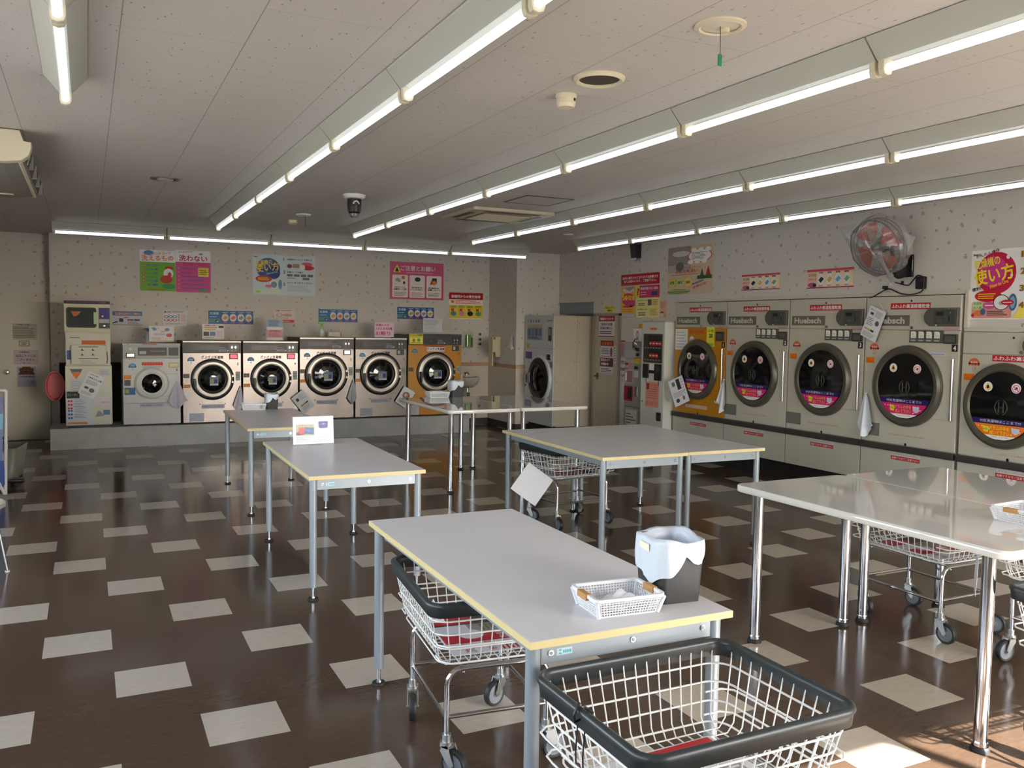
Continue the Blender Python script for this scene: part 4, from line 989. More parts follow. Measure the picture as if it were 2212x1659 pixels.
        if not short: g.box(.002, -.004, .632, .205, 0, .752, mat('dark_mesh_patch', (110, 108, 102), .6, bump=.3, bscale=200))
    if notice:
        g.rect(.70, 1.33, .87, 1.43, y, paper((196, 192, 206)))
        for i in range(5): g.rect(.71, 1.345+i*.016, .85-.02*(i % 2), 1.351+i*.016, y-.0004, paper((110, 130, 170)))
    zt = min(.66, zc-R-.055)
    if yellow: g.rect(.24, .645, .66, .685, y, paper((214, 186, 176)))
    g.text('大切な衣類はドアを閉める前に確認を', .30, zt, .016, paper((190, 120, 110)), y-.0005, wid=.40)
    g.disc(w*.5, .59, .013, y, BLACK, n=12); g.rect(w*.5-.008, .575, w*.5+.008, .59, y, BLACK)
    g.build('front_panel', t)
    # hinged door panel with its long bar
    g = G(); g.rbox(cx, -.010, zc-.268, w-.068, 0, zc+.28, BD, .004, ax=1); g.cyl((w-.048, -.014, zc-.268), (w-.048, -.014, zc+.26), .011, CHROME, 14)
    for z_ in (zc-.255, zc-.22, zc+.21, zc+.245): g.cyl((w-.048, -.014, z_), (w-.048, -.014, z_+.012), .0135, CHROME, 14)
    g.build('door_panel', t)
    g = G(); ri = R*.80
    g.lathe([(R, -.004), (R+.003, -.02), (R-.006, -.042), (R-.03, -.054), (ri+.012, -.052), (ri, -.040)], (cx, 0, zc), 1, BEZ, 72)
    g.build('door_ring', t)
    g = G(); g.lathe([(ri, -.041), (ri*.5, -.043), (.0001, -.044)], (cx, 0, zc), 1, GLASSD, 56); g.build('door_glass', t)
    g = G(); yy = -.0452
    warning_stickers(g, cx, zc, ri, yy)
    hm = mat('faint_emblem', (52, 52, 50), .5); hr = .052
    g.tube([(cx+hr*cos(radians(a)), yy, zc-.01+hr*1.15*sin(radians(a))) for a in range(110, 251, 10)], .005, hm, 4); g.tube([(cx+hr*cos(radians(a)), yy, zc-.01+hr*1.15*sin(radians(a))) for a in range(-70, 71, 10)], .005, hm, 4)
    for s in (-1, 1): g.tube([(cx+s*.02, yy, zc-.05), (cx+s*.02, yy, zc+.03)], .005, hm, 4)
    g.tube([(cx-.02, yy, zc-.01), (cx+.02, yy, zc-.01)], .005, hm, 4)
    z1, z2, z3 = zc-ri*.38, zc-ri*.54, zc-ri*.86
    bc = OR2 if orange_banner else PK_
    g.poly(clip_seg(cx, zc, ri-.004, z2, z1), yy, PUR); g.poly(clip_seg(cx, zc, ri-.004, z3, z2), yy-.0002, bc); g.poly(clip_seg(cx, zc, ri-.004, zc-ri+.006, z3), yy, DW)
    g.text('!!!お洗濯物はここまで!!!', cx, z2+.012, .024, DW, yy-.0008, 'C', wid=ri*1.25)
    rd = random.Random(3)
    for i in range(40):
        a, b = rd.uniform(-1, 1), rd.uniform(z3+.012, z2-.01)
        hw = math.sqrt(max((ri-.02)**2-(b-zc)**2, 0))
        if abs(a) > .52: g.disc(cx+a*hw, b, .005, yy-.0004, DW, n=8)
    g.poly([(cx-.15, z2-.015), (cx-.095, z2-.022), (cx-.10, z3+.02), (cx-.14, z3+.025)], yy-.0006, paper((226, 214, 40))); g.text('使用後', cx-.143, z2-.05, .014, PUR, yy-.0009, wid=.04)
    g.text('ドラムの中を', cx-.085, z2-.045, .033, DY if not orange_banner else paper((250, 214, 60)), yy-.0008, wid=.165, bold=.03); g.text('拭いて下さい', cx-.085, z2-.084, .033, DY if not orange_banner else paper((250, 214, 60)), yy-.0008, wid=.165, bold=.03)
    g.poly([(cx+.095, z2-.015), (cx+.165, z2-.02), (cx+.155, z3+.03), (cx+.13, z3+.02), (cx+.10, z3+.035)], yy-.0006, paper((206, 206, 220)))
    for i in range(3): g.rect(cx+.105, z2-.035-i*.012, cx+.15, z2-.031-i*.012, yy-.0009, GRAP)
    g.text('衣類が残っていないか確認', cx, zc-ri+.022, .010, paper((150, 120, 140)), yy-.0008, 'C', wid=.14)
    g.build('door_stickers', t)
    # bumper and lower panel
    G().rbox(0, -.028, .515, w, .01, .574, DARK, .012, ax=0, bev=.002).build('bumper', t)
    g = G(); g.rbox(.003, -.004, .207, w-.003, .016, .513, CREAM2, .004, ax=1)
    g.rect(.36, .478, .66, .508, -.0046, paper((206, 200, 196))); g.text('扉を開ける時は周囲に', .37, .486, .014, paper((170, 120, 120)), -.005, wid=.26)
    g.rect(.35, .440, .655, .474, -.0046, DR_); g.text('危険ですのでご注意下さい', .36, .447, .020, DW, -.005, wid=.285, bold=.02)
    g.build('lower_panel', t)
    return t
dryer(8.795, 7.832, '1', 'mustard fronted tumble dryer marked 1 next to the soap vending machine', yellow=True, cards=False, minutes='1', cx=.475, R=.362)
dryer(7.825, 6.845, '2', 'cream tumble dryer marked 2 next to the mustard fronted dryer', minutes='15')
dryer(6.838, 5.858, '3', 'cream tumble dryer marked 3 with a clear view of its name plate, in mid row', minutes='15')
dryer(5.851, 4.862, '4', 'cream tumble dryer marked 4 with a leaflet hung over its name plate', minutes='23', notice=True)
dryer(4.835, 3.950, '5', 'lower cream tumble dryer under the big how-to-use poster, orange banner in its door', zc=1.018, R=.345, cx=.395, top=1.612, split=1.43, cards=False, minutes='13', orange_banner=True, short=True, plate=False)
# ================================================================== vending machine and coin changer
t = thing('vending_machine', 'tall pale soap vending machine with a dark product window', 'vending machine', (6.47, 9.325, 0), radians(-90))
w = .495; VM = mat('vending_pale', (204, 204, 196), .4)
g = G(); g.rbox(0, 0, .02, w, .17, 1.685, VM, .008, ax=2); g.box(.02, .01, 0, w-.02, .16, .02, BLACK); g.box(-.0, .0, 1.685, w+.01, .17, 1.70, mat('vending_cap', (180, 174, 160), .5)); y = -.0006
g.rect(.18, 1.585, .33, 1.612, y, paper((214, 130, 50))); g.text('洗剤', .21, 1.589, .02, paper((190, 60, 30)), y-.0004, wid=.09)
g.rect(.11, .60, .40, .92, y, paper((216, 150, 130)))
g.rect(.13, .82, .19, .90, y-.0004, paper((150, 40, 60)))
for i in range(7): g.rect(.14+(.06 if i < 3 else 0), .88-i*.028, .37, .888-i*.028, y-.0004, paper((190, 90, 80)))
g.text('買い方ガイド', .125, .625, .045, paper((206, 60, 50)), y-.0004, wid=.25)
g.disc(.04, .66, .012, y, CHROME, n=14)
g.rbox(.365, -.012, .435, .455, 0, .545, BLACK, .006, ax=1); g.rect(.39, .475, .43, .505, -.0126, DARK); g.rbox(.15, -.012, .10, .32, 0, .245, BLACK, .006, ax=1); g.rect(.17, .12, .30, .2, -.0126, mat('black_flap', (16, 16, 16), .3))
g.build('cabinet', t)
g = G(); g.rbox(.05, -.01, 1.165, .46, 0, 1.535, mat('window_frame_grey', (70, 70, 68), .4), .006, ax=1); DK = mat('vending_inside', (30, 29, 28), .5)
g.rect(.065, 1.18, .448, 1.52, -.0106, DK); g.rect(.065, 1.19, .16, 1.52, -.011, DARK)
for k, z_ in enumerate((1.355, 1.20)):
    g.rect(.065, z_-.01, .448, z_+.012, -.0114, paper((90, 88, 84)))
    for i in range(4 if k == 0 else 3):
        g.box(.19+i*.066, -.016, z_+.03, .245+i*.066, -.0112, z_+.085, paper((190, 50, 40))); g.rect(.195+i*.066, z_+.05, .24+i*.066, z_+.065, -.0164, paper((230, 200, 190)))
    for i in range(6): g.disc(.10+i*.06, z_+.001, .011, -.0118, paper((160, 158, 150)), n=8)
g.build('display_window', t)
g = G(); g.rbox(.045, -.014, .965, .175, 0, 1.15, BLACK, .006, ax=1); g.rbox(.30, -.014, .945, .455, 0, 1.155, BLACK, .006, ax=1); g.rbox(.16, -.01, 1.03, .31, 0, 1.07, BLACK, .004, ax=1); g.rect(.185, 1.075, .295, 1.15, -.0006, WHT)
g.rect(.34, 1.06, .42, 1.13, -.0146, DARK)
for x_ in (.115, .385): g.rect(x_-.006, .88, x_+.006, .965, -.0006, BLACK)
g.build('coin_panel', t)
t = thing('coin_changer', 'slim grey coin changer covered in notices beside the tan door', 'change machine', (6.53, 9.80, 0), radians(-90))
w = .39; GC = mat('changer_grey', (150, 150, 146), .4, .3)
g = G(); g.rbox(0, 0, .02, w, .115, 1.42, GC, .006, ax=2); g.box(.01, .01, 0, w-.01, .10, .02, BLACK); y = -.0006
g.rect(.005, .55, w-.005, .556, y, DARK); g.box(.03, -.003, .20, .33, 0, .52, paper((198, 194, 182))); g.tube([(.04, -.0036, .21), (.32, -.0036, .21), (.32, -.0036, .51), (.04, -.0036, .51)], .003, BLACK, 4, True)
for i in range(6): g.rect(.06, .25+i*.04, .29-.06*(i % 3), .262+i*.04, -.0036, DARK)
g.rbox(.01, -.012, .63, .21, 0, .83, paper((150, 30, 60)), .006, ax=1); g.rbox(.10, -.014, .66, .20, -.012, .81, BLACK, .004, ax=1); g.rbox(.26, -.01, .70, .32, 0, .83, RING, .006, ax=1)
g.rect(.0, .86, .215, 1.185, y, paper((176, 168, 168)))
g.rect(.01, 1.05, .09, 1.14, y-.0004, paper((170, 40, 50))); g.text('両替', .015, 1.06, .05, DW, y-.0008, wid=.07)
for i in range(3): g.rect(.10, 1.06+i*.03, .20, 1.075+i*.03, y-.0004, paper((200, 120, 120)))
g.rect(.06, .88, .19, 1.03, y-.0004, paper((150, 110, 110))); g.rect(.02, .90, .06, 1.0, y-.0004, WHT)
g.rect(.0, 1.20, .30, 1.41, y, paper((170, 168, 160)))
for i in range(5): g.rect(.02, 1.23+i*.03, .25-.05*(i % 2), 1.238+i*.03, y-.0004, GRAP)
g.rect(.225, .95, .33, 1.04, y, paper((196, 194, 188))); g.rbox(.235, -.008, 1.06, .32, 0, 1.10, BLACK, .004, ax=1); g.rect(.215, 1.135, .37, 1.21, y, paper((206, 170, 70))); g.rbox(.27, -.01, 1.235, .335, 0, 1.275, BLACK, .004, ax=1); g.rbox(.265, -.01, 1.30, .335, 0, 1.345, BLACK, .004, ax=1)
g.build('cabinet', t)
G().cyl((.29, -.012, 1.39), (.25, -.05, 1.43), .012, CHROME, 12).cyl((.24, 0, 1.35), (.24, -.03, 1.35), .035, CHROME, 20).tube([(.24, -.03, 1.35), (.27, -.06, 1.40), (.30, -.05, 1.46), (.34, -.02, 1.47)], .009, CHROME, 8).build('lock', t)
t = thing('bag_dispenser', 'small white wall box with a pink mark and an orange strip above the coin changer', 'dispenser', (XR, 9.66, 1.43), radians(-90))
G().rbox(.0, -.09, .0, .20, -.002, .17, WHITEP, .012, ax=1).disc(.10, .085, .030, -.0906, paper((210, 100, 120)), rz=.055, n=20).disc(.10, .085, .016, -.0910, WHITEP, rz=.036, n=16).build('box', t)
G().rect(.0, .172, .17, .235, -.004, paper((214, 160, 50))).box(0, -.0035, .172, .17, -.002, .235, paper((214, 160, 50))).build('strip_sign', t)
# ================================================================== wall fan in its bag, with its wiring
FANC = onX(1897, 533, 6.36)
t = thing('wall_fan', 'orange bladed wall fan wrapped in a clear plastic bag', 'fan', tuple(FANC))
ax = Vector((-.94, -.06, -.33)).normalized()
q = ax.to_track_quat('Z', 'Y')
def fpart(g, name, mt=None):
    o = g.build(name, t); o.rotation_mode = 'QUATERNION'; o.rotation_quaternion = q; return o
WIREG = mat('grey_fan_wire', (110, 108, 106), .4, .5)
g = G(); RF = .255
for r, z in ((RF, 0), (RF*.98, .05), (RF*.98, -.05), (RF*.66, .078), (RF*.36, .088)): g.tube([(r*cos(2*pi*i/40), r*sin(2*pi*i/40), z) for i in range(40)], .004 if r > .24 else .002, WIREG, 5, True)
for i in range(40):
    a = 2*pi*i/40; g.tube([(u*cos(a), u*sin(a), z) for u, z in ((.05, .09), (RF*.6, .082), (RF*.9, .06), (RF, .0), (RF*.9, -.055), (RF*.4, -.08))], .0014, WIREG, 4)
fpart(g, 'wire_guard')
OB = mat('orange_fan_blade', (206, 70, 24), .45)
for k in range(4):
    g = G(); a0 = k*90+28; n = 8; vs = []
    for i in range(n+1):
        u = i/n; r = .05+(.225-.05)*u; wd = radians(16+36*math.sin(u*2.2)) 
        for s in (-1, 0, 1):
            a = radians(a0)+s*wd*.62; vs.append((r*cos(a), r*sin(a), s*.022*(.4+u)))
    fs = [(i*3+j, i*3+j+1, (i+1)*3+j+1, (i+1)*3+j) for i in range(n) for j in range(2)]
    g.add(vs, fs, OB, True); fpart(g, 'blade')
g = G(); g.lathe([(.0001, .05), (.04, .045), (.052, .02), (.052, -.03)], (0, 0, 0), 2, mat('fan_hub', (60, 64, 72), .4), 24); g.lathe([(.07, -.06), (.075, -.14), (.05, -.19), (.0001, -.195)], (0, 0, 0), 2, BLACK, 24); fpart(g, 'motor_hub')
def bag_material():
    k = NT('clear_plastic_bag'); nt = k.t
    a = k.n('BsdfTransparent'); a.inputs[0].default_value = (.97, .97, .98, 1)
    b = k.n('BsdfDiffuse'); b.inputs[0].default_value = lin((190, 186, 182)); c = k.n('BsdfGlossy'); c.inputs['Roughness'].default_value = .18; c.inputs[0].default_value = (.8, .8, .8, 1)
    m1 = k.n('MixShader'); m2 = k.n('MixShader'); lw = k.n('LayerWeight'); lw.inputs[0].default_value = .35
    m1.inputs[0].default_value = .5
    nt.links.new(b.outputs[0], m1.inputs[1]); nt.links.new(c.outputs[0], m1.inputs[2])
    k.val(m2.inputs[0], k.math('MULTIPLY_ADD', lw.outputs['Facing'], .45, .26)); nt.links.new(a.outputs[0], m2.inputs[1]); nt.links.new(m1.outputs[0], m2.inputs[2])
    nt.links.new(m2.outputs[0], nt.nodes['Material Output'].inputs[0]); return k.m
BAG = bag_material()
g = G(); N = 48; rows = []
qi = q.inverted()
for k in range(9):                                   # front sheet gathered towards a knot below the fan
    v = k/8; row = []
    for i in range(N):
        a = 2*pi*i/N
        r = (RF+.018)*math.sin(min(v*1.9, 1.57)) if v < .83 else (RF+.018)
        wr = 1+.035*sin(7*a+3*v)+.02*sin(13*a)
        z = .105*cos(min(v*1.75, 1.57))-.09*max(0, v-.7)/.3+.006*sin(9*a+5*v)
        row.append((r*wr*cos(a), r*wr*sin(a), z))
    rows.append(row)
vs = [p for r in rows for p in r]
g.add(vs, [(k*N+i, k*N+(i+1) % N, (k+1)*N+(i+1) % N, (k+1)*N+i) for k in range(8) for i in range(N)], BAG, True)
def L(px, py, x):                                    # a point given in the photo, on the plane X = x, in the fan's own frame
    return qi @ (onX(px, py, x)-FANC)
# corners of the bag standing off and the twisted tail under the fan
def sheet(pts): g.add([tuple(p) for p in pts], [(0, 1, 2)] if len(pts) == 3 else [(0, 1, 2, 3)], BAG)
sheet([L(1812, 492, 6.34), L(1848, 482, 6.33), L(1838, 520, 6.32)]); sheet([L(1812, 492, 6.34), L(1838, 520, 6.32), L(1840, 545, 6.34)])
sheet([L(1950, 500, 6.32), L(1978, 512, 6.36), L(1962, 545, 6.34)])
tail = [onX(*p, 6.31)-FANC for p in ((1888, 500), (1897, 535), (1908, 565), (1920, 590), (1926, 610))]
for dx, r0 in ((0, .014), (.03, .010), (-.03, .007)):
    g.tube([tuple(qi @ (p+Vector((-.035+.01*i, dx*(1-i/4), 0)))) for i, p in enumerate(tail)], r0, BAG, 6)
g.lathe([(.012, 0), (.03, -.03), (.018, -.06), (.035, -.11)], tuple(qi @ (onX(1922, 588, 6.33)-FANC)), 1, BAG, 12)
fpart(g, 'plastic_bag')
g = G(); p0 = onX(1962, 574, 6.62)-FANC; p1 = onX(1935, 590, 6.5)-FANC
g.rbox(.265, p0.y-.04, p0.z-.10, .289, p0.y+.045, p0.z+.10, BLACK, .01, ax=0)
g.prism([(.27, p0.z+.07), (.27, p0.z-.09), (.16, p0.z-.12), (.10, p0.z-.09), (.10, p0.z-.04), (.17, p0.z)], 1, p0.y-.01, p0.y+.035, BLACK, .003)
g.tube([(.12, p0.y+.02, p0.z-.07), (.10, p0.y+.06, .02), (.08, .03, .02), (-.0+.03, .0, .0)], .018, BLACK, 8)
g.rbox(.286-.03, p0.y-.045, p0.z-.05, .266, p0.y-.04, p0.z+.05, mat('bracket_label', (150, 150, 146), .4), .003, ax=1)
g.build('wall_bracket', t)
t = thing('junction_box', 'black switch box on the wall below the bagged fan', 'electrical box', tuple(onX(1993, 611, XR)))
G().rbox(-.04, -.045, -.055, -.002, .045, .055, BLACK, .012, ax=0).box(-.042, -.03, .01, -.04, -.005, .035, DARK).build('box', t)
def cable(pts, label, off=.008):
    P_ = [onX(a, b, XR-off) for a, b in pts]; sm = []
    for i in range(len(P_)-1):
        a, b, c, d = P_[max(i-1, 0)], P_[i], P_[i+1], P_[min(i+2, len(P_)-1)]
        for k in range(6):
            u = k/6; sm.append(.5*((2*b)+(c-a)*u+(2*a-5*b+4*c-d)*u*u+(-a+3*b-3*c+d)*u**3))
    sm.append(P_[-1]); o = P_[0]
    g = G(); g.tube([p-o for p in sm], .0055, BLACK, 8); return g, o
g, o = cable(((1928, 608), (1945, 613), (1962, 616), (1972, 606), (1982, 595), (1991, 598), (1992, 603)), '')
g.rbox(-.014, *(onX(1953, 613, XR)-o)[1:2], (onX(1953, 613, XR)-o)[2]-.01, .004, (onX(1953, 613, XR)-o)[1]+.018, (onX(1953, 613, XR)-o)[2]+.025, BLACK, .003, ax=0)
tag(g.build('power_cable', None, tuple(o)), 'short black cable looping from the bagged fan to its switch box', 'cable')
g, o = cable(((1994, 622), (1990, 630), (1970, 636), (1945, 634), (1925, 625), (1915, 625), (1900, 633), (1888, 640), (1879, 644)), '', .046)
g.rbox(-.014, *(onX(1919, 623, XR)-o)[1:2], (onX(1919, 623, XR)-o)[2]-.01, .045, (onX(1919, 623, XR)-o)[1]+.018, (onX(1919, 623, XR)-o)[2]+.022, BLACK, .003, ax=0)
tag(g.build('power_cable', None, tuple(o)), 'long black cable sagging from the switch box to the dryer tops', 'cable')
t = thing('loudspeaker', 'small black wall loudspeaker high beside the photo poster', 'speaker', tuple(onX(1380, 543, XR)))
G().prism([(-.002, -.09), (-.002, .10), (-.11, .09), (-.085, -.09)], 1, -.06, .06, BLACK, .004).build('enclosure', t)
G().rbox(-.09, -.055, -.125, -.01, .055, -.092, CHROME, .008, ax=0).build('bracket', t)
# ================================================================== posters and notices
class Poster:
    def __init__(s, wall, px, at=None):
        """px: x-left, top-left y, bottom-left y, x-right, top-right y, bottom-right y as seen in the photo, read on the wall's own plane"""
        xl, a, b, xr, c, d = px
        v = at if at is not None else (YB if wall == 'B' else XR)
        f = onY if wall == 'B' else onX
        P_ = [f(xl, a, v), f(xl, b, v), f(xr, c, v), f(xr, d, v)]
        i = 0 if wall == 'B' else 1
        l = (P_[0][i]+P_[1][i])/2; r = (P_[2][i]+P_[3][i])/2
        s.w = abs(r-l); zt = (P_[0].z+P_[2].z)/2; zb = (P_[1].z+P_[3].z)/2; s.h = zt-zb
        v = v+.0003 if at is None and s.w*s.h < .45 else v-.0005
        s.loc = (l, v, zb) if wall == 'B' else (v, l, zb); s.rot = 0 if wall == 'B' else -pi/2
        s.g = G(); s.y = -.0016
    def base(s, c, rough=.32):
        s.g.box(0, -.0012, 0, s.w, 0, s.h, paper(c, rough)); return s
    def lay(s): s.y -= .00025; return s.y
    def r(s, u0, v0, u1, v1, c): s.g.rect(u0*s.w, v0*s.h, u1*s.w, v1*s.h, s.lay(), paper(c)); return s
    def e(s, u, v, ru, rv, c, n=28): s.g.disc(u*s.w, v*s.h, ru*s.w, s.lay(), paper(c), rz=rv*s.h, n=n); return s
    def p(s, pts, c): s.g.poly([(u*s.w, v*s.h) for u, v in pts], s.lay(), paper(c)); return s
    def rr(s, u0, v0, u1, v1, c, rad=.02): s.g.poly(rrect(u0*s.w, v0*s.h, u1*s.w, v1*s.h, rad*s.w), s.lay(), paper(c)); return s
    def t(s, txt, u, v, hv, c, wid=None, al='L', bold=.05): s.g.text(txt, u*s.w, v*s.h, hv*s.h, paper(c), s.lay(), al, None, bold, None if wid is None else wid*s.w); return s
    def tr(s, txt, u, v, hv, c, wid, deg, bold=.06):
        """a line of lettering tilted about its start"""
        k = s.g.T; s.g.T = Matrix.Translation((u*s.w, 0, v*s.h)) @ Matrix.Rotation(-radians(deg), 4, 'Y')
        s.g.text(txt, 0, 0, hv*s.h, paper(c), s.lay(), 'L', None, bold, wid*s.w); s.g.T = k; return s
    def lines(s, u0, v0, u1, v1, n, c, jag=.3):
        y = s.lay(); h = (v1-v0)/n
        for i in range(n):
            e = u1-(u1-u0)*jag*random.random()
            s.g.rect(u0*s.w, (v0+h*(i+.3))*s.h, e*s.w, (v0+h*(i+.68))*s.h, y, paper(c))
        return s
    def star(s, u, v, ru, rv, c, n=12):
        s.g.poly([((u+ru*(1 if i % 2 else .78)*cos(pi*i/n))*s.w, (v+rv*(1 if i % 2 else .78)*sin(pi*i/n))*s.h) for i in range(2*n)], s.lay(), paper(c)); return s
    def done(s, name, label, cat='poster', tilt=0.):
        o = s.g.build(name, None, s.loc, (0, tilt, s.rot)); return tag(o, label, cat)
W_ = (232, 232, 230); K_ = (34, 32, 34); RD = (196, 30, 46); YL = (240, 214, 60); BL = (40, 66, 140)
# --- washer wall
q = Poster('B', (302, 540, 626, 379, 541, 631)).base((232, 238, 240))
q.r(0, 0, 1, .71, (110, 178, 50)).e(.25, .93, .14, .06, (60, 140, 200)).tr('コインランドリーで', .08, .86, .07, (226, 130, 40), .8, 4).tr('洗えるもの', .05, .73, .13, (226, 104, 36), .9, 2, .05)
for i in range(6): q.e(.10, .62-i*.095, .035, .030, (206, 44, 56), 14).e(.10, .62-i*.095, .018, .015, W_, 12).t(('毛布・布団', 'カーテン類', 'シーツ類', 'じゅうたん', 'タオル類', '衣類')[i], .19, .60-i*.095, .045, (60, 100, 190), .30)
q.e(.82, .57, .12, .045, (206, 40, 50)).e(.80, .44, .14, .12, W_).e(.74, .29, .17, .10, (190, 60, 44)).e(.80, .12, .20, .06, (60, 150, 90)).e(.83, .40, .05, .07, (200, 50, 60)).lines(.2, .02, .8, .06, 1, (200, 50, 60)); q.done('poster', 'green poster listing washable things beside its pink twin')
q = Poster('B', (379.5, 541, 631, 455, 542, 632)).base((236, 232, 234))
q.r(0, 0, 1, .72, (206, 74, 140)).tr('コインランドリーで', .08, .93, .035, K_, .4, 4).t('洗わない', .10, .74, .145, (196, 36, 60), .80, bold=.05).e(.72, .92, .06, .02, (70, 160, 200)).t('方が良いもの', .2, .635, .075, (200, 40, 80), .62, bold=.03)
for i in range(6): q.t('×', .05, .55-i*.095, .045, (226, 120, 160)).lines(.16, .54-i*.095, (.5 if i < 2 else .9), .59-i*.095, 1, (96, 90, 180))
q.r(.635, .38, .94, .60, (232, 204, 74)).lines(.68, .42, .9, .55, 3, (120, 100, 60)).e(.78, .05, .15, .03, (80, 140, 90)); q.done('poster', 'pink poster of things not to wash with a yellow note on it')
q = Poster('B', (546, 548, 636, 681, 556, 640)).base((206, 220, 222), .2)
q.t('INAX', .02, .93, .03, K_).e(.24, .66, .19, .26, (54, 84, 150)).e(.33, .56, .10, .16, (40, 60, 120)).tr('洗濯機の', .05, .72, .12, YL, .26, 8, .04).tr('使い方', .05, .55, .20, YL, .37, 8, .05).tr('How to Use', .22, .50, .05, (120, 190, 210), .18, 14)
q.e(.17, .40, .13, .085, (196, 60, 50)).lines(.08, .36, .26, .44, 3, YL).e(.33, .26, .07, .11, W_).e(.33, .26, .05, .08, (120, 150, 160)).e(.43, .27, .03, .12, (110, 150, 190)).e(.25, .22, .06, .04, (216, 120, 150)).r(.03, .03, .44, .14, (214, 226, 210)).e(.08, .08, .04, .03, (170, 190, 60))
for i, s_ in enumerate(('1', '2', '3')): q.t(s_, .48, .86-i*.31, .08, (110, 84, 60), bold=.03)
q.t('洗濯物を入れドアを閉める', .54, .89, .035, K_, .40).t('洗濯コースを選ぶ', .54, .57, .04, K_, .26).t('コインを入れてください', .54, .30, .045, K_, .42)
q.e(.58, .74, .04, .05, (110, 70, 60)).r(.63, .70, .74, .80, (170, 130, 120)).e(.86, .80, .09, .05, (206, 90, 110)).e(.88, .71, .10, .06, (190, 40, 50)).e(.79, .72, .04, .07, (230, 230, 232))
for i in range(4): q.r(.54+i*.11, .48, .63+i*.11, .54, (104, 112, 110))
q.lines(.54, .42, .72, .46, 1, RD).r(.79, .40, .90, .46, (110, 116, 114)).lines(.54, .1, .95, .26, 5, (170, 180, 184)); q.done('poster', 'pale blue how-to-use washer poster with big yellow lettering')
q = Poster('B', (842, 564, 645, 958, 570, 649)).base((206, 92, 128))
q.p([(.06, .72), (.20, .72), (.13, .93)], YL).p([(.095, .74), (.165, .74), (.13, .86)], (60, 50, 30)).t('ご注意とお願い', .20, .77, .13, W_, .64, bold=.03).lines(.3, .70, .8, .73, 1, (236, 206, 216), 0)
for i in range(3):
    a = .045+i*.315; q.rr(a, .05, a+.285, .65, (238, 226, 220), .02)
q.e(.15, .51, .06, .06, (200, 196, 190)).p([(.10, .52), (.14, .58), (.20, .47), (.18, .45)], (150, 160, 150)).star(.245, .58, .035, .05, (206, 110, 60), 6).e(.26, .44, .02, .04, K_).lines(.08, .39, .16, .41, 1, (150, 120, 40))
q.e(.50, .54, .09, .08, (226, 226, 224)).e(.51, .54, .055, .06, (60, 54, 58)).lines(.42, .40, .56, .42, 1, (200, 160, 80), 0).r(.78, .44, .87, .59, (70, 70, 72)).e(.82, .46, .04, .06, (214, 140, 70)).p([(.74, .40), (.77, .54), (.80, .43)], (190, 70, 60))
for i, s_ in enumerate((('回転中ドアを', '盗難等にご注意'), ('使用後は', 'ドラムの中を拭いて'), ('洗濯物を', '放置しないで'))):
    a = .06+i*.315; q.t(s_[0], a+.02, .30, .035, K_, .2).t(s_[1], a+.01, .24, .05, K_, .23).lines(a+.01, .07, a+.25, .2, 4, (190, 120, 124) if i == 1 else (120, 116, 116))
q.done('poster', 'deep pink caution poster with a yellow warning triangle and three panels')
q = Poster('B', (970, 631, 688, 1043, 634, 690)).base((236, 230, 214))
q.r(0, .74, 1, 1, (176, 30, 40)).t('保健所からの衛生指導', .06, .80, .11, W_, .86).e(.10, .65, .05, .05, (206, 110, 60)).lines(.18, .57, .96, .72, 3, (200, 70, 60)).r(0, 0, 1, .53, (226, 204, 70))
for i in range(4):
    q.lines(.03+i*.245, .42, .23+i*.245, .50, 2, K_, .2); q.e(.13+i*.245, .20, .085, .09, ((80, 130, 150), (214, 140, 160), K_, (90, 150, 90))[i]); q.t('×', .05+i*.245, .28, .12, RD, .10, bold=.05)
q.r(0, 0, 1, .03, W_); q.done('poster', 'red topped hygiene notice with four yellow picture squares')
def strip(px, name, label, c1, c2, pink=False, wall='B'):
    q = Poster(wall, px).base(c1)
    if pink:
        q.r(0, .88, 1, 1, (206, 80, 96)).r(0, 0, 1, .05, (150, 40, 50)).t('乾燥機', .04, .62, .18, (150, 190, 60), .17, bold=.03).t('がオトク', .04, .40, .14, (206, 60, 80), .17).e(.12, .18, .09, .13, (180, 90, 130)).e(.18, .16, .04, .10, (50, 54, 80))
        q.r(.22, .10, .99, .84, (240, 214, 180))
        for i in range(4): q.e(.32+i*.18, .45, .075, .28, W_).t('洗濯乾燥'[i]+'物', .27+i*.18, .77, .08, K_, .09).t('40分', .28+i*.18, .08, .10, (100, 160, 200), .08)
        for i, c in enumerate(((60, 56, 70), (226, 180, 90), (110, 180, 210), (120, 180, 110))): q.p([(.265+i*.18, .42), (.33+i*.18, .60), (.385+i*.18, .48), (.32+i*.18, .28)], c)
    else:
        q.r(.24, 0, 1, .18, c2).r(0, .10, .25, .40, (90, 140, 130)).t('洗濯機', .03, .70, .18, (186, 216, 226), .20).lines(.03, .45, .22, .62, 1, (150, 190, 210)).e(.19, .2, .04, .11, (40, 60, 90)).e(.20, .18, .02, .06, (190, 210, 220))
        for i in range(4): q.e(.37+i*.175, .48, .078, .30, (222, 216, 206)).lines(.31+i*.175, .83, .43+i*.175, .92, 1, (226, 220, 230), 0)
        for i, c in enumerate(((200, 150, 90), (206, 110, 100), (130, 140, 180), (200, 160, 90))): q.p([(.31+i*.175, .44), (.38+i*.175, .62), (.435+i*.175, .50), (.37+i*.175, .30)], c)
        for i in range(4): q.lines(.32+i*.175, .06, .42+i*.175, .13, 1, (220, 170, 200), 0)
    return q.done(name, label)
strip((450, 670, 699, 547, 673, 701), 'strip_poster', 'blue strip poster with four round pictures above the washer marked 5', (60, 104, 160), (90, 90, 150))
strip((688, 667, 694, 772, 670, 697), 'strip_poster', 'blue strip poster with four round pictures above the spray bottle', (60, 104, 160), (90, 90, 150))
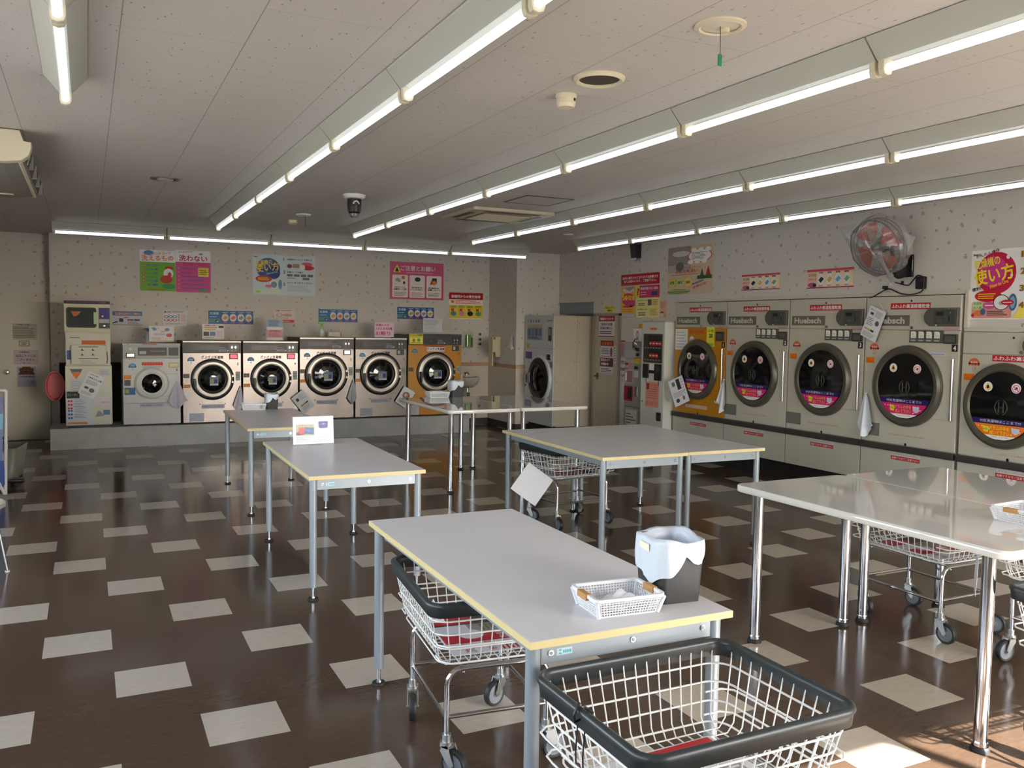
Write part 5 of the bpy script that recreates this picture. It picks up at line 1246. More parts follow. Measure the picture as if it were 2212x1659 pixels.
strip((858, 663, 688, 937, 665, 690), 'strip_poster', 'blue strip poster with four round pictures under the deep pink caution poster', (40, 92, 150), (110, 70, 130))
q = Poster('B', (243, 672, 702, 307, 673, 702)).base((196, 200, 206)); q.r(0, .68, 1, 1, (96, 116, 170)).t('洗濯乾燥のご案内', .08, .74, .18, (226, 170, 90), .84).p([(.0, .08), (.18, .22), (.16, .28), (.0, .16)], K_).r(.22, .22, .36, .48, (60, 60, 66)).t('¥700 ¥800', .5, .30, .14, K_, .42).lines(.5, .08, .95, .26, 2, (170, 90, 110)).e(.45, .55, .08, .06, (206, 110, 130)).r(0, 0, 1, .04, (110, 116, 150)); q.done('notice', 'wide notice with a blue heading next to the cream stacked coin machine', 'notice')
q = Poster('B', (353, 670, 703, 404, 670, 705)).base((218, 216, 212)); q.e(.08, .88, .05, .06, (60, 110, 160)).t('注意事項', .16, .84, .1, (70, 90, 130), .16).lines(.36, .84, .95, .96, 2, (90, 90, 96))
for j in range(2):
    for i in range(3): q.e(.12+i*.18, .58-j*.22, .09, .085, ((60, 110, 170), (190, 50, 60))[j], 18).e(.12+i*.18, .58-j*.22, .055, .05, W_, 16)
q.lines(.6, .3, .7, .75, 5, (110, 120, 120)).lines(.74, .3, .95, .75, 6, (216, 130, 140)).lines(.05, .06, .8, .2, 3, (140, 140, 146)); q.done('notice', 'white notice with blue and red circles above the white washer', 'notice')
q = Poster('B', (592, 667, 697, 637, 668, 698)).base((222, 206, 196)); q.t('注意', .05, .82, .12, (150, 90, 70), .2).lines(.32, .84, .95, .95, 1, (190, 110, 90)).e(.25, .56, .17, .11, (186, 150, 130)).e(.65, .56, .22, .11, (196, 160, 140)).e(.25, .56, .11, .07, (226, 210, 196)).lines(.05, .28, .9, .42, 2, (190, 150, 130)).r(.36, .04, .97, .22, (200, 60, 60)).lines(.4, .08, .9, .18, 1, W_); q.done('notice', 'pale pink notice with a red strip partly behind the tall blue headed card', 'notice')
def card(px, yb, label, fn, base=(222, 218, 216)):
    q = Poster('B', px, yb).base(base); fn(q); o = q.done('notice_card', label, 'notice'); return o
card((322, 704, 737, 376, 705, 739), 12.20, 'white notice card with coloured headings standing on the white washer', lambda q: q.t('洗濯コース', .1, .78, .14, (80, 110, 180), .3).e(.22, .8, .08, .1, (130, 160, 200)).e(.72, .78, .1, .1, (110, 140, 180)).t('をお選び下さい', .45, .60, .10, (206, 80, 60), .3).lines(.2, .4, .7, .56, 3, (110, 130, 190)).lines(.1, .1, .6, .3, 3, (180, 140, 130)).e(.8, .42, .12, .12, (206, 90, 100)).r(.03, .03, .97, .08, (214, 190, 120)))
card((437, 700, 731, 484, 700, 733), 12.20, 'notice card with an orange line and small photos on the washer marked 5', lambda q: q.t('洗濯機のご利用', .1, .85, .09, (150, 60, 70), .5).lines(.05, .72, .7, .82, 1, (190, 100, 110)).r(.10, .58, .62, .68, (224, 176, 90)).r(.05, .2, .30, .48, (70, 70, 72)).r(.34, .2, .60, .48, (100, 130, 170)).lines(.65, .1, .95, .55, 6, (200, 150, 140)).r(.76, .74, .97, .88, K_).lines(.1, .04, .6, .14, 2, (120, 110, 110)))
card((576, 689, 734, 611, 690, 735), 12.2, 'tall notice card in a clear sleeve on the washer with the plain red display', lambda q: [q.r(0, .62, 1, 1, (150, 170, 190)), q.lines(.1, .66, .9, .95, 5, (50, 60, 110)), q.r(0, .12, 1, .5, (196, 150, 160)), q.t('使用禁止', .15, .38, .09, RD, .7), q.lines(.1, .14, .9, .34, 4, (190, 60, 90)), q.r(0, .50, 1, .54, W_)])
card((809, 696, 728, 851, 697, 728), 12.2, 'pink and white notice card standing between two silver washers', lambda q: [q.t('洗濯ものを', .05, .74, .16, (190, 40, 100), .7), q.t('入れたまま放置', .05, .50, .16, (190, 40, 100), .85), q.t('お断り', .05, .12, .26, (206, 30, 90), .75)], (222, 196, 210))
card((914, 687, 717, 955, 688, 718), 12.3, 'plain pale typed notice standing on the mustard washer', lambda q: q.lines(.1, .45, .9, .9, 6, (150, 152, 166)).lines(.1, .1, .7, .4, 4, (176, 176, 186)), (206, 206, 214))
q = Poster('B', (884, 721, 743, 914, 721, 744), 11.985).base((214, 206, 60)); q.t('ざぶざぶ洗濯機', .05, .80, .14, K_, .9).r(.05, .1, .95, .62, (230, 224, 120)).e(.32, .36, .10, .18, (206, 110, 40)).e(.68, .40, .12, .16, (110, 170, 90)).lines(.1, .1, .9, .2, 1, (60, 60, 40)); q.done('notice_card', 'yellow price card stuck on the dark panel of the mustard washer', 'notice')
# --- notices on the doors
q = Poster('B', (27, 699, 733, 80, 699, 734), 13.072).base((176, 170, 158)); q.t('お客様へのお願い', .2, .88, .09, (110, 70, 80), .55).lines(.02, .1, .9, .82, 7, (110, 106, 104)); q.done('notice', 'faint typed notice uppermost on the pale door beside the washers', 'notice')
q = Poster('B', (40, 735, 749, 65, 735, 749), 13.072).base((186, 180, 164)); q.r(.04, .08, .96, .92, (150, 144, 130)).r(.12, .2, .88, .8, (196, 190, 176)).lines(.25, .3, .75, .7, 2, (90, 86, 80)); q.done('notice', 'small framed label below the faint typed notice on the pale door', 'notice')
q = Poster('B', (29, 755, 787, 83, 756, 788), 13.072).base((190, 178, 182)); q.t('お客様各位', .25, .78, .12, (90, 80, 90), .4).t('当店にトイレは', .08, .50, .18, (120, 60, 84), .82).t('ございません', .12, .25, .18, (120, 60, 84), .74).t('ご了承ください', .25, .06, .1, (96, 84, 90), .5); q.done('notice', 'pinkish no toilet notice in mid height on the pale door', 'notice')
q = Poster('B', (37, 792, 834, 78, 792, 837), 13.072).base((170, 168, 178)); q.p([(.05, .60), (.3, 1.0), (.7, 1.0), (.95, .60)], (90, 50, 36)).e(.5, .82, .38, .16, (110, 60, 40)).t('防犯カメラ', .1, .84, .1, K_, .8).t('作動中', .2, .68, .12, K_, .6).t('24時間録画', .1, .45, .1, (76, 76, 130), .8).lines(.05, .05, .8, .4, 6, (140, 140, 170)).e(.78, .22, .16, .12, (150, 150, 160)); q.done('notice', 'brown and lilac camera notice lowest on the pale door', 'notice')
q = Poster('R', (1294, 683, 728, 1328, 683, 730), XR-.014).base((214, 206, 206)); q.r(0, .76, 1, 1, (170, 50, 60)).t('騒音について', .08, .82, .11, W_, .84).t('深夜の洗濯', .15, .56, .12, (80, 84, 120), .7).t('乾燥は静かに', .1, .38, .12, (80, 84, 120), .8).lines(.05, .14, .95, .32, 2, K_).r(0, .02, 1, .07, (150, 50, 60)); q.done('notice', 'red headed notice on the upper part of the tan door', 'notice')
q = Poster('R', (1297, 736, 804, 1325, 736, 808), XR-.014).base((204, 200, 206)); q.r(0, .84, 1, 1, (120, 44, 36)).t('注意警報', .06, .87, .09, (226, 120, 60), .86, bold=.03).lines(.08, .58, .7, .78, 4, (100, 104, 140)).lines(.05, .50, .95, .54, 1, RD, 0).r(0, .2, 1, .47, (110, 30, 34)).t('防犯カメラ', .06, .36, .09, W_, .7).t('作動中', .06, .24, .08, W_, .6).e(.78, .3, .17, .09, (50, 50, 54)).e(.85, .66, .1, .14, (150, 80, 80)).lines(.08, .02, .9, .16, 3, K_); q.done('poster', 'dark red security poster lower on the tan door')
q = Poster('R', (1327, 747, 784, 1330.5, 747, 785), XR-.014).base((214, 208, 196)); q.lines(.2, .05, .8, .95, 6, K_, .2); q.done('notice', 'very narrow white strip beside the security poster on the tan door', 'notice')
q = Poster('R', (1306, 662, 673, 1328, 661, 675)).base((226, 218, 70)); q.t('防犯カメラ', .08, .55, .32, (60, 60, 30), .84).t('作動中', .25, .1, .32, (60, 60, 30), .5); q.done('notice', 'small yellow sign above the tan door', 'notice')
# papers between the tan door and the coin changer
q = Poster('R', (1340, 735, 773, 1351, 736, 772)).base((176, 160, 170)); q.r(.0, .93, 1, 1, RD).e(.5, .6, .35, .25, (190, 130, 140)).lines(.15, .1, .85, .35, 4, (110, 90, 110)); q.done('notice', 'narrow mauve picture leaflet at the edge of the coin changer', 'notice')
q = Poster('R', (1340, 776, 818, 1351, 777, 819)).base((206, 202, 196)); q.lines(.05, .78, .9, .95, 2, K_, .2).t('両替機', .08, .42, .16, K_, .8).t('10円', .25, .08, .16, K_, .65); q.done('notice', 'white typed leaflet low at the edge of the coin changer', 'notice')
# --- side wall posters
q = Poster('R', (1342, 594, 617, 1425, 588, 613)).base((186, 36, 46)); q.t('店内に掲示されております注意書きを', .04, .55, .24, W_, .92).t('全てお読みになり、ご理解下さい。', .08, .24, .24, W_, .84).lines(.04, .06, .7, .14, 1, (226, 110, 50), 0); q.done('poster', 'red banner with white writing at the top of the notice cluster')
q = Poster('R', (1342, 620, 687, 1373, 617.5, 684.5)).base((232, 184, 66)); q.p([(.04, .38), (.96, .38), (.96, .62), (.5, .30)], (206, 70, 110)).e(.5, .58, .46, .20, (214, 76, 116)).t('24H', .08, .55, .16, YL, .48, bold=.05).t('営業', .58, .55, .15, YL, .36, bold=.05).e(.5, .88, .40, .09, (226, 206, 196)).p([(.2, .95), (.6, .84), (.9, .95), (.8, .99)], (150, 150, 170)).lines(.1, .16, .9, .36, 3, (226, 130, 50)).r(.08, .03, .96, .13, (196, 204, 210)); q.done('poster', 'orange poster with a round pink burst under the red banner')
q = Poster('R', (1375, 618, 643, 1425, 614, 642)).base((206, 66, 106)); q.r(0, 0, .14, 1, (236, 206, 70)).t('?', .02, .2, .6, (190, 60, 60), .11, bold=.04).t('機械が動かない場合', .18, .64, .22, W_, .76).lines(.18, .16, .55, .5, 2, (236, 190, 206)).r(.66, .14, .92, .48, (70, 60, 110)); q.done('poster', 'pink question mark poster under the end of the red banner')
q = Poster('R', (1375, 644, 686, 1425, 643, 686)).base((232, 226, 150)); q.t('Q1 スタートしない', .05, .84, .08, K_, .45).lines(.08, .6, .45, .76, 2, (70, 66, 60)).t('Q2 お金が入らない', .05, .38, .08, K_, .45).lines(.08, .08, .5, .3, 2, (70, 66, 60)).r(.50, .62, .66, .92, (110, 96, 90)).lines(.7, .62, .95, .92, 4, (206, 110, 60)).lines(.6, .1, .95, .45, 6, (206, 120, 70)); q.done('poster', 'pale yellow instruction poster under the question mark poster')
q = Poster('R', (1425.5, 650, 688, 1440, 648, 686)).base((222, 176, 150)); q.lines(.1, .55, .9, .92, 6, (200, 110, 100)).e(.35, .28, .26, .10, (150, 50, 60)).e(.35, .17, .3, .12, (214, 206, 200)).lines(.5, .05, .9, .3, 3, (206, 130, 110)); q.done('notice', 'slim salmon notice beside the pale yellow instruction poster', 'notice')
q = Poster('R', (1443, 536, 636, 1540, 526, 634)).base((214, 186, 160), .2); q.r(0, .52, .52, 1, (150, 140, 128)).e(.3, .85, .2, .06, (200, 196, 190)).r(0, .46, .5, .62, (176, 170, 160)).e(.28, .58, .09, .1, (104, 110, 100)).e(.72, .78, .26, .14, (206, 90, 84)).e(.72, .78, .24, .125, (240, 236, 230))
for i in range(6): q.e(.52+.075*i, .78+(.12 if i % 2 else -.12), .06, .045, (240, 236, 230), 16)
q.lines(.54, .70, .9, .86, 6, (140, 130, 124)).t('ふとん丸洗い', .18, .44, .085, (200, 66, 50), .5, bold=.04).t('キャンペーン', .35, .53, .05, (196, 120, 60), .4).p([(.72, .30), (.78, .52), (.84, .30)], (60, 110, 60)).p([(.84, .30), (.91, .56), (.99, .30)], (176, 60, 56)).r(.68, .30, .99, .37, (56, 96, 60)).lines(.1, .40, .7, .42, 1, (110, 60, 50), 0)
for i, c in enumerate(((206, 204, 90), (196, 206, 130), (236, 200, 110))): q.e(.12+i*.18, .25, .085, .10, c).t(('5%', '8/1', '500')[i], .07+i*.18, .22, .06, (70, 110, 70), .10)
q.e(.27, .06, .26, .05, (120, 160, 90)).lines(.04, .07, .5, .09, 1, (236, 230, 200), 0).tr('毎月8日は', .58, .18, .04, (60, 100, 150), .25, 12).tr('お得な日!', .60, .10, .05, (206, 90, 80), .3, 12); q.done('poster', 'glossy campaign poster with a snowy photo and a white cloud of text')
strip((1602, 594, 627, 1685, 589, 625), 'strip_poster', 'pink strip poster with four round pictures above the dryer marked 2', (232, 190, 180), (0, 0, 0), True, 'R')
strip((1743, 583, 624, 1845, 577, 619), 'strip_poster', 'pink strip poster with four round pictures partly below the bagged fan', (232, 190, 180), (0, 0, 0), True, 'R')
q = Poster('R', (2097, 542, 686, 2290, 528, 694)).base((236, 234, 230))
q.t('INAX', .02, .92, .03, K_, .09).e(.30, .66, .23, .30, (196, 32, 70)).e(.26, .68, .17, .22, (206, 60, 140)).tr('乾燥機の', .05, .72, .13, (242, 222, 40), .30, 10, .04).tr('使い方', .06, .48, .22, (242, 222, 40), .46, 10, .06).tr('How to Use', .24, .44, .055, (240, 160, 60), .22, 16).tr('かんたん操作', .06, .88, .045, (120, 40, 70), .28, 14).e(.43, .88, .02, .03, W_).e(.48, .62, .015, .02, W_)
q.e(.22, .335, .16, .085, (196, 36, 46)).lines(.1, .29, .34, .38, 3, YL).tr('便利!', .03, .40, .05, K_, .11, 12).rr(.03, .02, .50, .25, (216, 150, 140), .02).r(.04, .14, .16, .26, (206, 206, 170)).t('洗濯物', .05, .21, .04, (110, 170, 80), .10).t('投入量', .05, .15, .04, (110, 170, 80), .10)
q.e(.24, .20, .075, .05, (214, 80, 150)).lines(.19, .18, .3, .22, 1, W_).e(.38, .24, .095, .11, (60, 56, 60)).e(.38, .24, .085, .10, W_).e(.38, .23, .03, .03, (150, 190, 160)).e(.51, .24, .045, .12, (66, 96, 130)).e(.51, .24, .03, .09, (120, 170, 200)).e(.45, .24, .075, .04, (200, 40, 56)).lines(.4, .225, .5, .255, 1, W_, 0).e(.13, .09, .06, .04, (226, 120, 60)).e(.17, .11, .03, .05, (70, 110, 150)).e(.05, .06, .02, .025, RD).lines(.22, .05, .48, .13, 3, K_)
q.p([(.52, .02), (.62, .22), (.99, .10), (.99, .02)], (244, 222, 90))
for i in range(4): q.t('%d.' % (i+1), .58, .86-i*.235, .09, (150, 110, 40), .08, bold=.04).lines(.70, .80-i*.235, .97, .96-i*.235, 3, (90, 80, 76))
q.done('poster', 'large how-to-use dryer poster with yellow letters on a red ball')
# --- leaflets and cloths hung on the machines
def leaflet(x, y, z, w, h, deg, rotz, label, fn, string=.05):
    t = G(); g = t
    g.T = Matrix.Rotation(radians(deg), 4, 'Y')
    g.box(-w/2, -.0015, -h, w/2, 0, 0, CARD); P_ = Poster.__new__(Poster); P_.g = g; P_.w = w; P_.h = h; P_.y = -.002
    k = g.T; g.T = k @ Matrix.Translation((-w/2, 0, -h)); fn(P_); g.T = Matrix()
    c = Matrix.Rotation(radians(deg), 4, 'Y') @ Vector((-w/2*.9 if deg < 0 else w/2*.9, 0, -.01))
    g.tube([(c.x, -.004, c.z), (c.x*.4, -.004, string*.6+c.z*.3), (0, -.004, string)], .0016, CARD, 5)
    o = g.build('hanging_leaflet', None, (x, y, z), (0, 0, radians(rotz))); return tag(o, label, 'leaflet')
p = onY(641, 848, 11.955); leaflet(p.x+.0, 11.955, p.z-.02, .20, .28, -38, 0, 'grey leaflet with a yellow mark hung between two silver washers behind the bag advert', lambda q: q.base((186, 186, 182)).r(.18, .66, .38, .82, (50, 50, 52)).r(.2, .34, .8, .42, (150, 140, 40)).r(.62, .34, .8, .42, (60, 60, 54)).lines(.2, .1, .8, .3, 4, (150, 150, 150)).lines(.45, .6, .9, .9, 5, (160, 160, 158)))
p = onY(891, 832, 11.955); leaflet(p.x-.04, 11.955, p.z-.06, .20, .27, 32, 0, 'pale leaflet with a brown picture hung at the edge of the mustard washer', lambda q: q.base((198, 190, 190)).e(.5, .6, .28, .2, (150, 100, 80)).e(.45, .62, .12, .1, (206, 180, 160)).lines(.1, .1, .9, .35, 5, (150, 130, 140)))
p = onY(891, 876, 11.996); q = Poster('B', (876, 876, 896, 905, 876, 896), 11.996).base((196, 194, 196)); q.lines(.1, .1, .9, .9, 6, (150, 148, 152)); q.done('notice', 'small pale sheet low on the mustard washer', 'notice')
p = onY(213, 812, 11.985); leaflet(p.x-.02, 11.985, p.z+.02, .20, .30, 25, 0, 'tilted grey leaflet hung on the cream stacked coin machine', lambda q: q.base((186, 182, 176)).t('ご利用の前に', .1, .90, .035, K_, .6).t('ご使用上の', .1, .74, .07, (40, 44, 44), .56).t('注意', .72, .74, .07, (40, 44, 44), .22).lines(.1, .5, .9, .68, 4, (130, 126, 120)).e(.3, .34, .13, .05, (60, 60, 60)).e(.65, .30, .16, .09, (110, 108, 106)).lines(.1, .05, .9, .18, 3, (150, 146, 140)), .03)
p = onX(1895, 662, 6.545); leaflet(6.565, p.y, p.z-.02, .19, .30, 22, -90, 'white leaflet tied over the name plate of the dryer marked 4', lambda q: q.base((206, 200, 194)).t('お知らせ', .08, .88, .04, K_, .3).r(.15, .74, .35, .82, (70, 70, 70)).lines(.45, .72, .9, .92, 5, (130, 126, 124)).e(.72, .55, .12, .08, (100, 96, 94)).lines(.1, .40, .5, .66, 5, (120, 116, 112)).r(.1, .25, .7, .31, (180, 176, 110)).r(.5, .25, .7, .31, (60, 58, 54)).lines(.1, .05, .9, .2, 4, (160, 156, 152)), .07)
p = onX(1447, 818, 6.40); leaflet(6.46, p.y-.02, p.z, .24, .33, -24, -78, 'tilted white leaflet hung at the side of the soap vending machine', lambda q: q.base((204, 202, 206)).r(.5, .55, .74, .95, (60, 60, 64)).r(.2, .74, .4, .9, (110, 108, 110)).lines(.1, .3, .9, .5, 4, (140, 138, 140)).e(.3, .18, .12, .08, (70, 68, 74)).e(.72, .2, .08, .08, (120, 116, 120)).lines(.8, .3, .95, .95, 6, (170, 168, 170)), .02)
def towel(x, y, z, rotz, w, h, label, c=(196, 190, 204), seed=1, skew=0.):
    rd = random.Random(seed); g = G(); n, m = 14, 18; vs = []
    ph = [rd.uniform(0, 6.28) for _ in range(4)]
    for j in range(n+1):
        v = j/n
        for i in range(m+1):
            u = i/m*2-1
            sp = w*(.06+.5*min(1, v*1.25)**.8)
            drop = h*v-(h*.32*max(0, v-.72)/.28*abs(u+.15*sin(ph[3]))**1.2)
            x_ = u*sp+skew*w*v*.5
            y_ = -.012-.020*v*(1+sin(u*5.5+ph[0]))-.010*sin(u*11+ph[1])*v
            vs.append((x_, y_, -drop))
    fs = [(j*(m+1)+i, j*(m+1)+i+1, (j+1)*(m+1)+i+1, (j+1)*(m+1)+i) for j in range(n) for i in range(m)]
    mt = mat('towel_%d_%d_%d' % c, c, .9)
    g.add(vs, fs, mt, True); b = [(p[0], p[1]+.004, p[2]) for p in vs]; g.add(b, [f[::-1] for f in fs], mt, True)
    g.cyl((0, -.02, .01), (0, .0, .01), .008, CARD, 10)
    o = g.build('hanging_cloth', None, (x, y, z), (0, 0, radians(rotz))); return tag(o, label, 'cloth')
p = onY(383, 824, 11.985); towel(p.x, 11.985, p.z, 0, .22, .36, 'lilac grey cloth hung at the edge of the white washer', seed=2)
p = onY(519, 836, 11.985); towel(p.x, 11.985, p.z, 0, .13, .34, 'lilac cloth hung between the washers marked 5 and 4', seed=3, skew=-.6)
p = onY(763, 822, 11.985); towel(p.x, 11.985, p.z, 0, .13, .34, 'grey cloth hung between the washers marked 3 and 2', c=(176, 178, 184), seed=5, skew=-.5)
p = onX(1565, 822, 6.585); towel(6.585, p.y, p.z, -90, .14, .38, 'white cloth hung between the mustard dryer and the one marked 2', c=(206, 206, 210), seed=8, skew=-.4)
p = onX(1872, 852, 6.58); towel(6.58, p.y, p.z, -90, .19, .40, 'white cloth hung between the dryers marked 3 and 4', c=(214, 216, 226), seed=11, skew=.2)
p = onY(996, 806, 11.985); towel(p.x, 11.985, p.z, 0, .05, .16, 'tiny white cloth hung at the edge of the mustard washer', c=(206, 204, 204), seed=14)
# --- bottles on the washers
t = thing('spray_bottle', 'clear spray bottle with a green trigger standing on the washer marked 3', 'bottle', (3.05, 12.45, PZ+1.155))
CLR = mat('milky_bottle', (196, 200, 196), .25)
G().lathe([(.0001, 0), (.036, 0), (.038, .01), (.038, .10), (.026, .135), (.014, .15), (.014, .165)], (0, 0, 0), 2, CLR, 20).build('bottle_body', t)
G().cyl((0, 0, .16), (0, 0, .185), .017, mat('lime_trigger', (150, 186, 50), .4), 14).rbox(-.05, -.012, .185, .03, .012, .215, mat('lime_trigger', (150, 186, 50), .4), .006, ax=1).prism([(-.02, .185), (-.012, .185), (-.02, .14), (-.03, .14)], 1, -.006, .006, mat('lime_trigger', (150, 186, 50), .4)).build('trigger', t)
t = thing('spray_bottle', 'small pale bottle beside the notice card on the white washer', 'bottle', (.72, 12.35, PZ+1.06))
G().lathe([(.0001, 0), (.032, 0), (.034, .01), (.034, .11), (.015, .14), (.013, .15)], (0, 0, 0), 2, CLR, 18).build('bottle_body', t)
G().cyl((0, 0, .148), (0, 0, .17), .015, mat('blue_cap', (100, 110, 170), .4), 12).rbox(-.04, -.01, .17, .02, .01, .192, mat('blue_cap', (100, 110, 170), .4), .005, ax=1).build('trigger', t)
t = thing('plastic_tub', 'low clear plastic tub on the washer marked 3 beside the spray bottle', 'tub', (3.22, 12.45, PZ+1.155))
G().prism(rrect(-.10, -.06, .10, .06, .02), 2, 0, .07, mat('milky_tub', (176, 168, 160), .3), .004).build('tub_body', t)
# ================================================================== wash basin corner
PORC = mat('white_porcelain', (190, 184, 174), .15)
bx, bz = 5.50, .755
t = thing('wash_basin', 'small white wall basin with a tap beside the mustard washer', 'sink', (bx, YB, bz))
g = G(); n = 24; rows = []
for k, (s_, z) in enumerate(((.30, -.15), (.55, -.14), (.85, -.09), (1., -.01), (1.02, .02), (.95, .025), (.85, .0), (.55, -.07), (.1, -.09))):
    rows.append([(.20*s_*cos(pi*i/n), -.006-.30*s_*abs(sin(pi*i/n))**.75, z) for i in range(n+1)])
vs = [p for r in rows for p in r]
g.add(vs, [(k*(n+1)+i, k*(n+1)+i+1, (k+1)*(n+1)+i+1, (k+1)*(n+1)+i) for k in range(len(rows)-1) for i in range(n)], PORC, True)
g.box(-.20, -.05, -.05, .20, -.002, .03, PORC); g.build('bowl', t)
G().cyl((0, -.03, .03), (0, -.03, .08), .016, CHROME, 14).tube([(0, -.03, .07), (0, -.07, .10), (0, -.12, .095), (0, -.14, .07)], .010, CHROME, 8).cyl((-.03, -.03, .09), (.03, -.03, .09), .008, CHROME, 10).build('tap', t)
G().tube([(-.02, -.13, -.15), (-.02, -.13, -.25), (-.01, -.12, -.30), (.03, -.10, -.30), (.04, -.07, -.24), (.04, -.004, -.24)], .016, CHROME, 10).cyl((-.02, -.13, -.17), (-.02, -.13, -.20), .024, CHROME, 14).build('drain_pipe', t)
p = onY(1010, 734, YB)
t = thing('soap_dispenser', 'clear wall soap dispenser with green liquid beside the basin', 'dispenser', (p.x, YB, p.z-.11))
G().rbox(-.08, -.012, -.02, .09, .0004, .24, mat('clear_back', (190, 190, 180), .2), .01, ax=1).build('back_plate', t)
G().rbox(-.05, -.075, .0, .035, -.012, .19, mat('green_reflection', (110, 170, 80), .1, coat=.5), .02, ax=2).build('soap_bottle', t)  # green reflection of greenery outside, put into the bottle colour
G().rbox(.04, -.06, -.005, .07, -.012, .15, mat('dull_brown', (110, 96, 82), .5), .006, ax=2).build('pump', t)
for i, (yy, nm) in enumerate(((726, 'uppermost'), (737, 'middle'), (747, 'lowest'))):
    p = onY(1036, yy-4, YB); t = thing('wall_switch', 'dark round switch beside the soap dispenser, %s of three' % nm, 'switch', (p.x, YB, p.z))
    G().cyl((0, -.002, 0), (0, -.018, 0), .024, mat('switch_plate', (150, 140, 128), .5), 18).cyl((0, -.018, 0), (0, -.03, 0), .015, DARK, 14).build('button', t)
p = onX(1077, 752, 5.91)
t = thing('paper_dispenser', 'cream paper towel dispenser hanging open on the boxed corner', 'dispenser', (5.91, p.y, p.z-.02), radians(-90))
PD_ = mat('aged_cream_plastic', (206, 196, 160), .45)
G().rbox(-.12, -.10, -.12, .09, -.003, .20, PD_, .012, ax=2).rect(-.09, -.06, .06, .14, -.1006, DARK).rect(-.06, .08, .03, .14, -.101, WHT).build('box', t)
G().rbox(.04, -.20, -.26, .20, -.185, .20, PD_, .01, ax=1).box(.16, -.19, -.04, .18, -.09, .16, PD_).build('door', t)
p = onX(1108, 748, 5.91); t = towel(5.905, p.y, p.z+.18, -90, .16, .26, 'small white paper bag hung by the open cream dispenser', c=(206, 206, 206), seed=21)
# ================================================================== things at the edge of the entrance side
t = thing('mop_bucket', 'grey cleaning bucket with a lever and white wringer near the pale door', 'bucket', (onY(36, 990, 9.75).x-.15, 9.75, 0), radians(-8))
BK_ = mat('olive_grey_bucket', (132, 134, 122), .35)
g = G(); lo, hi = rrect(-.17, -.22, .17, .22, .04), rrect(-.21, -.26, .21, .26, .05); N = len(lo)
vs = [(p[0], p[1], .05) for p in lo]+[(p[0], p[1], .36) for p in hi]+[(p[0]*.95, p[1]*.95, .36) for p in hi]+[(p[0]*.92, p[1]*.92, .07) for p in lo]
g.add(vs, [(k*N+i, k*N+(i+1) % N, (k+1)*N+(i+1) % N, (k+1)*N+i) for k in range(3) for i in range(N)], BK_, True); g.add(vs[:N], [tuple(range(N))[::-1]], BK_); g.add(vs[3*N:], [tuple(range(N))], BK_)
for a in (-.15, .15):
    for b in (-.19, .19): g.cyl((a-.012, b, .025), (a+.012, b, .025), .025, BLACK, 14).box(a-.01, b-.01, .03, a+.01, b+.01, .06, BLACK)
g.build('tub', t)
G().box(-.17, -.28, .10, .11, -.262, .30, WHITEP).prism([(-.17, .30), (.11, .30), (.06, .40), (-.17, .40)], 1, -.28, -.262, WHITEP).build('wringer_panel', t)
G().tube([(.02, -.29, .22), (.03, -.30, .40), (.05, -.28, .46)], .012, RING, 8).cyl((.05, -.28, .45), (.14, -.26, .48), .014, BLACK, 10).build('lever', t)
G().cyl((.12, -.30, .06), (.28, -.30, .06), .022, CHROME, 14).cyl((.18, -.30, .06), (.26, -.30, .06), .03, CHROME, 14).build('foot_pedal', t)
t = thing('sign_board', 'leaning white framed board with blue sheets at the very edge beside the cleaning bucket', 'sign board', (onY(14, 1000, 9.0).x-.21, 9.0, 0), radians(-8))
g = G(); fr = mat('white_frame', (206, 204, 206), .4)
for s in (-1, 1): g.tube([(s*.20, .0, .01), (s*.20, .12, .95)], .016, fr, 8)
g.tube([(-.20, .12, .95), (.20, .12, .95)], .016, fr, 8); g.tube([(.20, -.02, .02), (.03, .0, .36)], .016, fr, 8); g.build('frame', t)
g = G(); g.add([(-.18, -.004, .12), (.18, -.004, .12), (.18, .088, .9), (-.18, .088, .9)], [(0, 1, 2, 3)], paper((120, 130, 170))); g.add([(-.18, -.010, .10), (.20, -.010, .10), (.19, .01, .32), (-.18, .01, .32)], [(0, 1, 2, 3)], paper((70, 90, 160)))
g.add([(-.18, .04, .60), (.185, .04, .60), (.185, .06, .74), (-.18, .06, .74)], [(0, 1, 2, 3)], paper((130, 176, 206))); g.box(-.18, .0, .10, .18, .006, .13, fr); g.build('sheets', t)
p = onZ(12, 1236)
t = thing('stool', 'round cream seated stool on thin white legs at the very edge of the view', 'stool', (p.x-.155, p.y+.0, 0))
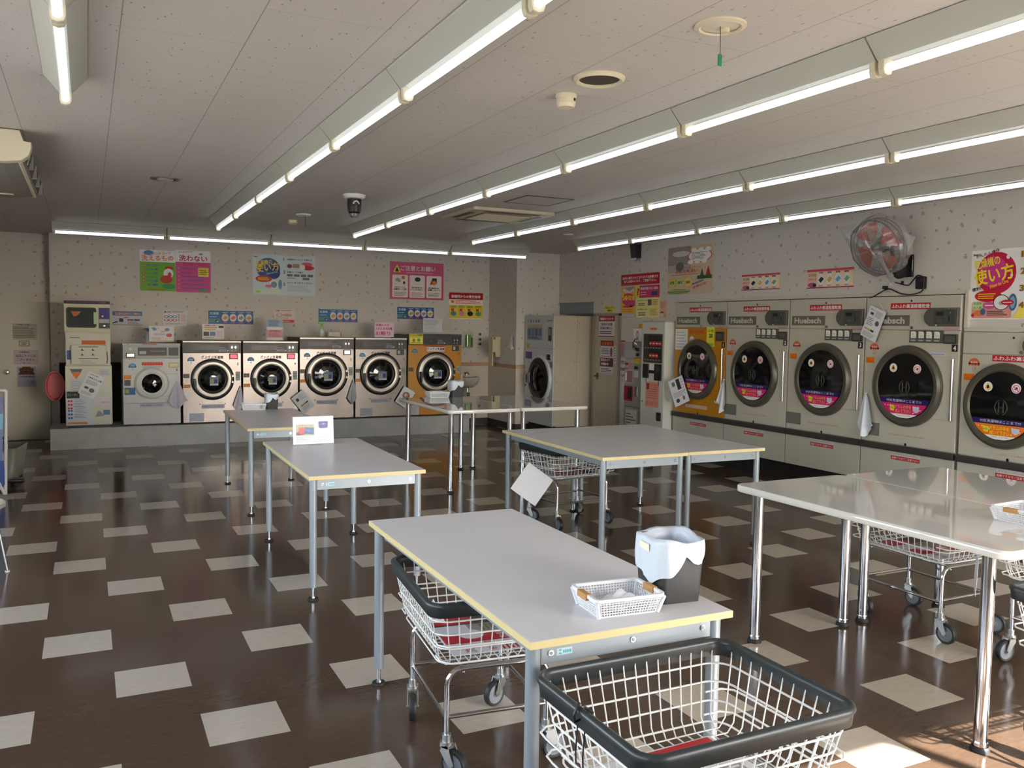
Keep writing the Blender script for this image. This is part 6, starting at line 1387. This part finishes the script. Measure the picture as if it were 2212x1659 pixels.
G().lathe([(.0001, .46), (.15, .46), (.165, .45), (.165, .425), (.15, .415), (.0001, .415)], (0, 0, 0), 2, mat('cream_seat', (196, 190, 172), .5), 32).build('seat', t)
for a in (20, 110, 200, 290):
    G().cyl((.10*cos(radians(a-20)), .10*sin(radians(a-20)), .416), (.165*cos(radians(a-20)), .165*sin(radians(a-20)), .008), .009, mat('pale_chrome', (206, 208, 212), .25, .9), 10).cyl((.165*cos(radians(a-20)), .165*sin(radians(a-20)), .0), (.165*cos(radians(a-20)), .165*sin(radians(a-20)), .010), .014, WHITEP, 10).build('leg', t)
# ================================================================== light, sky and camera
w = bpy.data.worlds.new('daylight'); scene.world = w; w.use_nodes = True; nt = w.node_tree
bg = nt.nodes['Background']
sk = nt.nodes.new('ShaderNodeTexSky'); sk.sky_type = 'NISHITA'; sk.sun_disc = False; sk.sun_elevation = radians(32); sk.sun_rotation = radians(160); sk.air_density = 1.2
hs = nt.nodes.new('ShaderNodeHueSaturation'); hs.inputs['Saturation'].default_value = .5; nt.links.new(sk.outputs[0], hs.inputs['Color']); nt.links.new(hs.outputs[0], bg.inputs[0]); bg.inputs[1].default_value = SKY_S
s = bpy.data.lights.new('sun', 'SUN'); s.energy = SUN_S; s.angle = radians(.6); s.color = (1., .955, .89)
so = bpy.data.objects.new('sun', s); COL.objects.link(so)
so.rotation_euler = Vector((-.30, .95, -.66)).to_track_quat('-Z', 'Y').to_euler()
so.location = (2, -6, 6)
cam = bpy.data.cameras.new('camera'); co = bpy.data.objects.new('camera', cam); COL.objects.link(co)
cam.sensor_fit = 'HORIZONTAL'; cam.sensor_width = 36.; cam.lens = 36.*F/2212.
cam.clip_start = .05; cam.clip_end = 200
m = Matrix((RV, UV, -FV)).transposed().to_4x4(); m.translation = (0, 0, CAMH); co.matrix_world = m
scene.camera = co
vs_ = scene.view_settings
scene.display_settings.display_device = 'sRGB'
vs_.view_transform = 'Standard'; vs_.look = 'None'; vs_.gamma = 1; vs_.use_curve_mapping = False; vs_.exposure = EXPO
